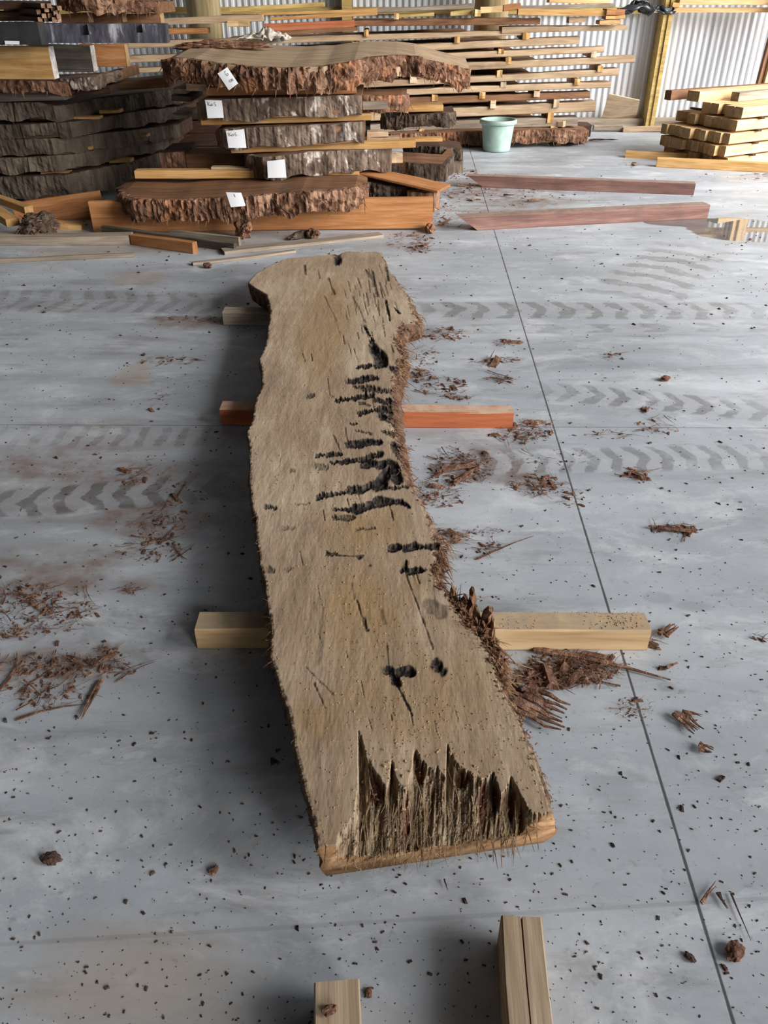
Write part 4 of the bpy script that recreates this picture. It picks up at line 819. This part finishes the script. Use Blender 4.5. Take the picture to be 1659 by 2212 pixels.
# ------------------------------------------------------------------ wall frame
def upright(name, px, py, Y, w, d, mat, z1=6.2, kind=True):
    p = D(px, py, Y); mb = MB(); mb.box(p.x, p.x + w, Y, min(Y + d, YW - .025), 0, z1); o = mb.build(name, mat); tag(o, kind='structure'); return o
upright('trim_1', 1394, 272, 11.72, .062, .26, W_olive); upright('trim_2', 1404.5, 272, 11.70, .05, .28, W_olive)
upright('trim_3', 739, 40, 11.75, .12, .2, W_olive)
t = NT('round_pole_wood'); v = t.coord(); POLE = t.out(t.ramp(t.noise(t.map(v, (14, 14, .8)), 1, 4, .6), [(.35, lin(140, 122, 86)), (.6, lin(190, 172, 132))]), .7)
for k, (px, r) in enumerate(((442, .20), (1060, .20))):
    p = D(px, 40, 11.5); bm = bmesh.new(); bmesh.ops.create_cone(bm, cap_ends=True, segments=32, radius1=r * 1.05, radius2=r, depth=6.2)
    me_ = bpy.data.meshes.new('trim'); bm.to_mesh(me_); bm.free(); o = link(f'trim_{k + 4}', me_, POLE, smooth=True); o.location = (p.x, 11.5, 3.1); tag(o, kind='structure')
zg = D(1500, 16, 11.66).z; zg2 = D(1500, 27, 11.66).z
mb = MB(); mb.box(D(1402, 20, 11.66).x, 7.4, 11.66, 11.7, zg2, zg); tag(mb.build('trim_6', W_pine), kind='structure')
mb = MB(); mb.box(-11, D(1400, 20, 11.9).x, 11.9, 11.965, zg2 - .02, zg); tag(mb.build('trim_7', W_olive), kind='structure')
mb = MB(); mb.box(-11, 7.4, 11.82, 11.96, 0, .09); tag(mb.build('baseboard_back', W_grey), kind='structure')
plank('girt_board', W_pine, 'pale board lying on the wall rail right of the yellow post', 'board', (1470,-4), (1700,-4), 15, 11.62, depth=.2)
plank('offcut', W_yel, 'small yellow offcut on the wall rail beside the post', 'offcut', (1454,6), (1470,6), 10, 11.6, depth=.06)
plank('floor_strip', W_grey, 'grey timber strip on the floor under the leaning plywood', 'strip', (1284,271), (1346,272), 11, 11.3, depth=.1)
plank('floor_strip', W_tan, 'tan timber strip on the floor at the foot of the yellow post', 'strip', (1347,276), (1437,274), 10, 11.25, depth=.09)
# plywood sheet leaning on the wall
c = [G(1296,270), G(1372,268)]; tl, tr = D(1316,203,11.6), D(1382,217,11.6); nrm = (c[1] - c[0]).cross(tl - c[0]).normalized() * .012
v = [c[0], c[1], tr, tl] + [p - nrm for p in (c[0], c[1], tr, tl)]
o = link('plywood_sheet', mesh('plywood_sheet', v, [(0,1,2,3),(7,6,5,4),(0,4,5,1),(1,5,6,2),(2,6,7,3),(3,7,4,0)]), W_fresh); tag(o, 'pale plywood offcut leaning on the corrugated wall, right end of the rack', 'plywood')
# boards leaning on the wall at the right edge
for k, (b, tp, W, T, m, lab) in enumerate((((1628,268,10.9),(1700,-10,11.55),.05,.09,W_brown,'brown-edged board leaning on the wall behind the timber stack, left of three'),((1642,268,10.9),(1716,-10,11.5),.05,.10,W_pine,'middle pale board of three leaning on the wall behind the timber stack'),((1662,268,10.9),(1738,-10,11.5),.05,.14,W_pine,'right of three pale boards leaning on the wall behind the timber stack'))):
    A, B = D(*b), D(*tp); A.z = .002; SEED[0] += 1
    d = (B - A); B = A + d * 1.3 if (A + d * 1.3).y < 11.9 else B
    o = link('leaning_board', board_mesh('leaning_board', (B - A).length, W, T, .004, .002, SEED[0]), m); x = (B - A).normalized(); y = Vector((-.25, 1, 0)); y = (y - x * y.dot(x)).normalized(); z = x.cross(y)
    mt = Matrix((x, y, z)).transposed().to_4x4(); mt.translation = A; o.matrix_world = mt; tag(o, lab, 'board')
# ------------------------------------------------------------------ green tub
t = NT('green_plastic'); v = t.coord(); TUB = t.out(t.ramp(t.noise(v, 9, 3), [(.35, lin(148, 172, 160)), (.65, lin(172, 194, 184))]), .45, None, .4)
p0 = G(1075, 330); p0.y += .14; tub = empty('plastic_tub', p0); tag(tub, 'pale green plastic tub standing on the floor before the plank rack', 'tub')
sc_ = 9.35 * CP + H * SP; px = sc_ / F
def lathe(prof, n=48):
    v = []; f = []
    for r, z in prof:
        for j in range(n): v.append((r * math.cos(2 * math.pi * j / n), r * math.sin(2 * math.pi * j / n), z))
    for i in range(len(prof) - 1):
        for j in range(n): q = (j + 1) % n; f.append((i * n + j, i * n + q, i * n + n + q, i * n + n + j))
    f.append(tuple(range(n))[::-1]); return v, f
r0, r1 = 29.5 * px, 36.5 * px; hh = D(1075, 262, p0.y - r1).z
v_, f_ = lathe([(r0 * .5, 0), (r0, .004), (r0 + .004, .02), (r1 * .985, hh - .05), (r1 * .985, hh - .012), (r1 * .93, hh - .012), (r0 * .93, .02), (0.01, .018)])
o = link('tub_body', mesh('tub_body', v_, f_), TUB, tub, True)
v_, f_ = lathe([(r1 * .95, hh - .045), (r1 + .02, hh - .045), (r1 + .024, hh - .04), (r1 + .024, hh - .004), (r1 + .018, hh), (r1 * .95, hh), (r1 * .95, hh - .045)]); f_.pop()
o = link('tub_rim', mesh('tub_rim', v_, f_), TUB, tub, True)
# ------------------------------------------------------------------ two dark red beams
def beam(label, bl, br, tl, W, T, c0, c1):
    o = ground_board('dark_red_beam', W_maro, label, 'beam', bl, br, W, T, cut0=c0, cut1=c1); return o
def beam2(label, fl, fr, hp, W, Yl, Yr, c0, c1):
    return plank('dark_red_beam', W_maro, label, 'beam', fl, fr, hp, Yl, Yr, depth=W, cut0=c0, cut1=c1, bev=.003)
Yl, Yr = G(1044,404).y, G(1497,422).y
def fit_beam(label, bl, br, tip, W, T, slant):
    A, B = G(*bl), G(*br); d = (B - A).normalized(); SEED[0] += 1; A = A - d * slant
    o = link('dark_red_beam', board_mesh('dark_red_beam', (B - A).length, W, T, .003, .001, SEED[0], cut0=slant, n=3), W_maro); put(o, A, B - A); tag(o, label, 'beam')
fit_beam('farther dark red beam on the floor, its left end cut on a slant', (1044,405), (1498,422), 0, .10, .10, .16)
fit_beam('nearer dark red beam on the floor, ending beside the puddle', (1032,498), (1528,472), 0, .12, .105, .15)
# ------------------------------------------------------------------ stack of square timber at the right
zb = .045; AF, AB = G(1576,330,.15), G(1436,304,.15); ed = (AB - AF); ed.z = 0; wid = ed.length; ed.normalize(); ld = Vector((ed.y, -ed.x, 0))
if ld.x < 0: ld = -ld
layers = [(352, 330, .0, 9), (328, 309, .0, 10), (307, 288, .01, 10), (282, 264, .12, 8), (262, 244, .14, 8)]
rndT = random.Random(9); z = .0
tname = ['bottom','second','third','fourth','top']
oname = ['front','second','third','fourth','fifth','sixth','seventh','eighth','ninth','tenth']
base = Vector((AF.x, AF.y, 0)); LT = 2.6; hT = .098; gapT = .018
for li, (yb_, yt, inset, n) in enumerate(layers):
    wt = (wid - .008 * n) / n
    for k in range(n):
        if li == 4 and k > 4: continue
        SEED[0] += 1; off = rndT.uniform(-.05, .05) - (.06 if li in (1, 2) else 0) + (rndT.uniform(0, .12) if li == 4 else 0)
        A = base + ed * (k * (wt + .008)) - ld * off * -1 + ld * (inset - .02 * li); A.z = z + (0.0)
        o = link('square_timber', board_mesh('square_timber', LT, wt, hT, .004, .0004, SEED[0], n=5), W_pine)
        put(o, A, ld)
        tag(o, f'{oname[k]} timber from the front, {tname[li]} layer of the right-hand yellow stack', 'timber', 'square timbers of the right-hand stack')
    z += hT
    if li < 4:
        for q, xx in enumerate((.12, 1.0)):
            SEED[0] += 1; o = link('spacer_lath', board_mesh('spacer_lath', wid + .06, .05, gapT, .002, .001, SEED[0]), W_dark)
            A = base + ld * (xx + .25) + ed * -.04; put(o, Vector((A.x, A.y, z)), ed)
            tag(o, f'{["left","right"][q]} dark lath on the {tname[li]} layer of the yellow timber stack', 'lath', 'laths in the right-hand timber stack')
        z += gapT
zt = z
def top_timber(label, m, k0, l0, hh, w):
    SEED[0] += 1; o = link('square_timber', board_mesh('square_timber', LT, w, hh, .003, .002, SEED[0], n=5), m); A = base + ed * k0 + ld * l0; put(o, Vector((A.x, A.y, zt)), ld); tag(o, label, 'timber'); return o
top_timber('long pale timber lying loose across the back top of the yellow stack', W_pine, wid * .62, .02, .10, .16)
top_timber('grey-faced timber lying loose on top of the yellow stack, before the pale one', W_grey, wid * .42, .42, .085, .1)
top_timber('thin pale timber at the very back of the yellow stack top', W_brown, wid * .9, -.12, .09, .09)
# two loose lengths on the floor before it
Yt = G(1528, 350).y
plank('timber_length', W_yel, 'shaded timber length on the floor touching the left foot of the yellow stack', 'timber', (1352,327), (1530,333), 15, G(1352,341).y, Yt, depth=.1)
ground_board('timber_length', W_yel, 'long yellow timber on the floor in front of the yellow stack', 'timber', (1417,361), (1720,376), .09, .085)
# ------------------------------------------------------------------ litter on the floor
rnd = random.Random(77)
def shreds(mb, px, py, rx, ry, n, size, chips=.3, flat=.35):
    for k in range(int(n * 1.35)):
        while True:
            a, b = rnd.uniform(-1, 1), rnd.uniform(-1, 1)
            if a * a + b * b < 1 and rnd.random() > .55 * math.hypot(a, b): break
        p = G(px + 1.15 * a * rx, py + 1.15 * b * ry); s = .62 * size * rnd.lognormvariate(0, .6); h = rnd.random() ** 2 * size * .35 * (1 - math.hypot(a, b))
        if rnd.random() < chips: mb.chip(Vector((p.x, p.y, h * .4)), s * .34, s * .13, s * .08, rnd.uniform(0, 6.3), rnd.gauss(0, .2), rnd)
        else:
            t = rnd.gauss(.2, .9); d = Vector((math.cos(t), math.sin(t), 0)); q = Vector((rnd.gauss(0, .25), rnd.gauss(0, .25), 0))
            mb.strip([Vector((p.x, p.y, .002 + h + rnd.random() * .004)) + d * s * (u_ - .5) + q * s * u_ * u_ + Vector((0, 0, rnd.uniform(0, .004))) for u_ in (0, .35, .7, 1)], s * rnd.uniform(.018, .05), flat)
CL = [('heap of shredded bark on the floor below the right end of the near bearer', B_litter, [(1235,1448,88,34,420,.05),(1200,1465,60,20,90,.05),(1130,1478,34,24,60,.06)]),
      ('shredded bark scattered right of the slab, between the middle and near bearers', B_litter, [(1000,1008,62,34,210,.05),(955,1065,48,28,150,.035),(1160,1050,56,20,110,.05),(1240,1080,22,20,26,.04),(960,1162,44,16,90,.05),(1062,1186,26,12,40,.04),(1040,1152,60,9,40,.03),(920,1080,30,18,60,.03)]),
      ('shredded bark scattered right of the slab, above the middle bearer', B_litter, [(960,722,44,13,110,.05),(1092,742,22,8,40,.05),(1070,780,70,4,50,.05),(1080,820,24,8,40,.05),(960,836,44,22,120,.045),(905,812,30,14,70,.05),(1000,862,20,5,20,.04),(920,770,30,20,50,.04)]),
      ('bark crumbs spread round the right ends of the middle bearer', B_litter, [(1130,936,56,22,150,.045),(1160,915,30,8,30,.04),(1425,920,40,18,46,.05),(1300,940,60,10,26,.05),(1375,1028,26,15,46,.05),(1405,880,20,10,20,.04),(1330,770,30,10,26,.05),(1460,1145,52,6,44,.06),(1200,985,80,18,60,.025)]),
      ('brown bark mush smeared on the floor at the left edge', B_litter, [(90,1318,110,48,330,.035),(60,1280,70,26,90,.035),(140,1442,150,22,240,.04),(95,1500,100,26,130,.035),(232,1412,22,18,30,.05),(30,1370,40,14,60,.03)]),
      ('thin trail of bark bits on the floor left of the slab', B_litter, [(350,1128,50,46,150,.035),(325,1190,70,26,100,.035),(290,1030,28,16,46,.045),(283,1276,28,7,40,.03),(370,780,60,7,60,.045),(440,690,90,6,70,.045),(340,868,26,20,30,.03),(380,1070,60,30,60,.03),(360,1000,60,20,30,.03)]),
      ('bark litter strewn between the middle stack and the dark red beams', B_litter, [(1000,402,70,30,220,.06),(1060,432,130,30,260,.035),(985,468,60,22,160,.04),(1170,412,120,14,70,.04),(960,430,40,40,130,.05),(1010,376,30,10,30,.07),(1135,437,20,5,16,.06)]),
      ('dark reddish bark bits on the floor behind the far end of the slab', B_litter, [(890,522,46,18,150,.05),(905,540,26,8,40,.05),(860,512,20,8,20,.05)]),
      ('broken bark beside the timbers on the right-hand floor', B_litter, [(1372,1530,40,22,90,.018),(1400,1392,14,9,26,.04),(1362,356,18,5,22,.08),(1640,382,40,7,40,.06),(1545,562,30,8,10,.03),(1640,1380,14,10,12,.03)])]
for lab, m, parts in CL:
    mb = MB()
    for q in parts: shreds(mb, *q)
    tag(mb.build('bark_litter', m), lab, 'bark litter', kind='stuff')
mb = MB()                                       # crumbs everywhere
n = 0
while n < 6500:
    if rnd.random() < .62: py = rnd.uniform(500, 2230); px = rnd.uniform(-20, 1680); p = G(px, py)
    else:
        p = Vector((rnd.uniform(-4, 4.5), rnd.uniform(.5, 8.5), 0))
    s = min(.012, .0011 * rnd.lognormvariate(0, .6) * (1 + .3 * p.y)); n += 1
    mb.chip(p, s * 1.3, s * .7, s * .7, rnd.uniform(0, 6.3), 0, rnd)
tag(mb.build('floor_crumbs', B_crumb), 'dark crumbs of bark and grit scattered over the whole concrete floor', 'crumbs', kind='stuff')
# sawdust lying on the slab and the near bearer
mb = MB()
for k in range(1500):
    i = int(rnd.random() ** 1.5 * NV * .8); j = int(np.clip(rnd.gauss(.55, .25), .03, .97) * (NU - 1)); s = rnd.uniform(.0006, .0016) * (1 + .3 * SY[i, j])
    if SROT[i, j] > .3: continue
    mb.chip(Vector((SX[i, j], SY[i, j], SZ[i, j])), s * 1.3, s * .8, s, rnd.uniform(0, 6.3), 0, rnd)
for k in range(420):
    p = G(rnd.uniform(1075, 1390), rnd.uniform(1322, 1359), .0748); s = rnd.uniform(.001, .003); mb.chip(p, s * 1.3, s * .8, s, rnd.uniform(0, 6.3), 0, rnd)
for k in range(60):
    i = rnd.randrange(4, 150); j = int((.25 + .5 * rnd.random()) * NU); s = rnd.uniform(.0015, .004); mb.chip(Vector((SX[i, j], SY[i, j], SZ[i, j])), s * 1.4, s, s, rnd.uniform(0, 6.3), 0, rnd)
tag(mb.build('sawdust', B_dust), 'pale sawdust specks lying on the long slab and the near bearer', 'sawdust', kind='stuff')
# single pieces big enough to pick up
def piece(label, a, b, w, mat=B_litter, n=5, z=.004, flat=.5, cat='splinter', name='wood_splinter', spread=.4, group=None):
    A, B = G(*a, z), G(*b, z); L = (B - A).length; d = (B - A).normalized(); s_ = Vector((-d.y, d.x, 0)); c0 = (A + B) / 2; mb = MB()
    for k in range(n):
        o = (k - (n - 1) / 2) * w * spread; st, en = rnd.uniform(0, .18), rnd.uniform(.8, 1)
        mb.strip([A - c0 + d * L * (st + (en - st) * q) + s_ * (o + rnd.gauss(0, w * .12)) + Vector((0, 0, w * .3 + rnd.uniform(0, w * .25))) for q in (0, .25, .5, .75, 1)], w * rnd.uniform(.3, .5), .7, n=5)
    o = mb.build(name, mat); o.location = c0; tag(o, label, cat, group, 'thing'); return o
piece('straight reddish splinter lying alone on the floor at the left', (222,1466), (172,1562), .012, n=3)
piece('fan of torn bark lying against the right edge of the long slab', (1105,1502), (1232,1566), .030, n=7, spread=.5, name='bark_piece', cat='bark')
piece('forked bark piece on the floor right of the floor joint', (1462,1540), (1512,1590), .018, n=5, name='bark_piece', cat='bark')
piece('short stick of bark crossing the forked bark piece', (1470,1538), (1520,1549), .010, n=2)
piece('small curled bark piece below the forked bark piece', (1508,1614), (1540,1626), .016, n=4, name='bark_piece', cat='bark')
piece('bark piece beyond the right end of the near bearer', (1425,1376), (1460,1352), .018, n=4, name='bark_piece', cat='bark')
piece('short orange-brown sliver right of the floor joint, under the near bearer', (1438,1445), (1468,1432), .010, n=2)
piece('long thin twig on the floor at the bottom right', (1573,1916), (1630,2052), .005, B_crumb, n=1, name='twig', cat='twig')
piece('curved bark sliver lying over the floor joint at the bottom right', (1512,1956), (1548,1906), .008, n=2)
piece('wispy bark curl between the joint and the thin twig', (1550,1928), (1572,1968), .008, B_crumb, n=2)
piece('thin dark sliver on the floor in front of the slab end', (958,1896), (968,1926), .005, B_crumb, n=1)
piece('reddish splinter lying across the floor right of the slab, mid-way', (1405,1140), (1508,1152), .014, n=3)
piece('long dark bark strip on the floor at the foot of the plank rack', (1270,305), (1338,305), .04, B_crumb, n=3, name='bark_strip', cat='bark')
piece('dark bark flake lying before the farther dark red beam', (1085,424), (1112,425), .03, B_crumb, n=2)
piece('reddish bark curl on the floor between the dark red beams', (1140,436), (1180,434), .03, n=3)
piece('orange bark curl near the tip of the nearer dark red beam', (950,490), (978,472), .025, n=3)
piece('reddish shred on the heap below the near bearer', (1180,1478), (1235,1462), .010, n=2)
piece('thick shred crossing the bark scatter right of the slab', (940,1020), (1040,1005), .02, n=4)
piece('torn strip leaning out over the bark scatter right of the slab', (975,1050), (1045,1000), .016, n=3)
piece('small splinter poking from under the right corner of the slab', (1150,1762), (1208,1776), .006, n=2)
for k, (x, y, r, l) in enumerate(((1585,2062,.018,'brown bark nugget at the bottom right, beside the thin twig'),(1490,2070,.009,'small round dark crumb left of the bark nugget'),(712,2186,.011,'bark crumb lying on the low foreground timber'),(796,2146,.008,'small oblong chip right of the low foreground timber'),(112,1858,.018,'dark bark chip on the bare floor at the lower left'),(462,1883,.010,'small brown chip on the floor left of the slab end'),(448,578,.03,'small orange-brown chip beside the thin grey board'),(1436,822,.022,'dark chip on the floor right of the joint, by the tyre track'))):
    z0 = .092 if 'foreground timber' in l and 'lying on' in l else 0
    lump('bark_chip', B_litter if k not in (1, 4) else B_crumb, l, 'chip', x, y, z0, r, (1.2, .8, .55), .4, 3, 20 + k)
# ------------------------------------------------------------------ daylight
w = bpy.data.worlds.new('overcast'); scene.world = w; w.use_nodes = True
bg = w.node_tree.nodes['Background']; bg.inputs['Color'].default_value = (.88, .94, 1.0, 1); bg.inputs['Strength'].default_value = .75
s = bpy.data.lights.new('daylight', 'SUN'); s.energy = 6.5; s.angle = R(50); s.color = (1, .98, .96)
so = bpy.data.objects.new('daylight', s); COL.objects.link(so)
dv = Vector((-1.0, .62, -.62)); so.rotation_euler = dv.to_track_quat('-Z', 'Y').to_euler()
so.location = (6, -4, 5)
vs = scene.view_settings; scene.display_settings.display_device = 'sRGB'
vs.view_transform = 'Standard'; vs.look = 'None'; vs.gamma = 1; vs.use_curve_mapping = False; vs.exposure = .68
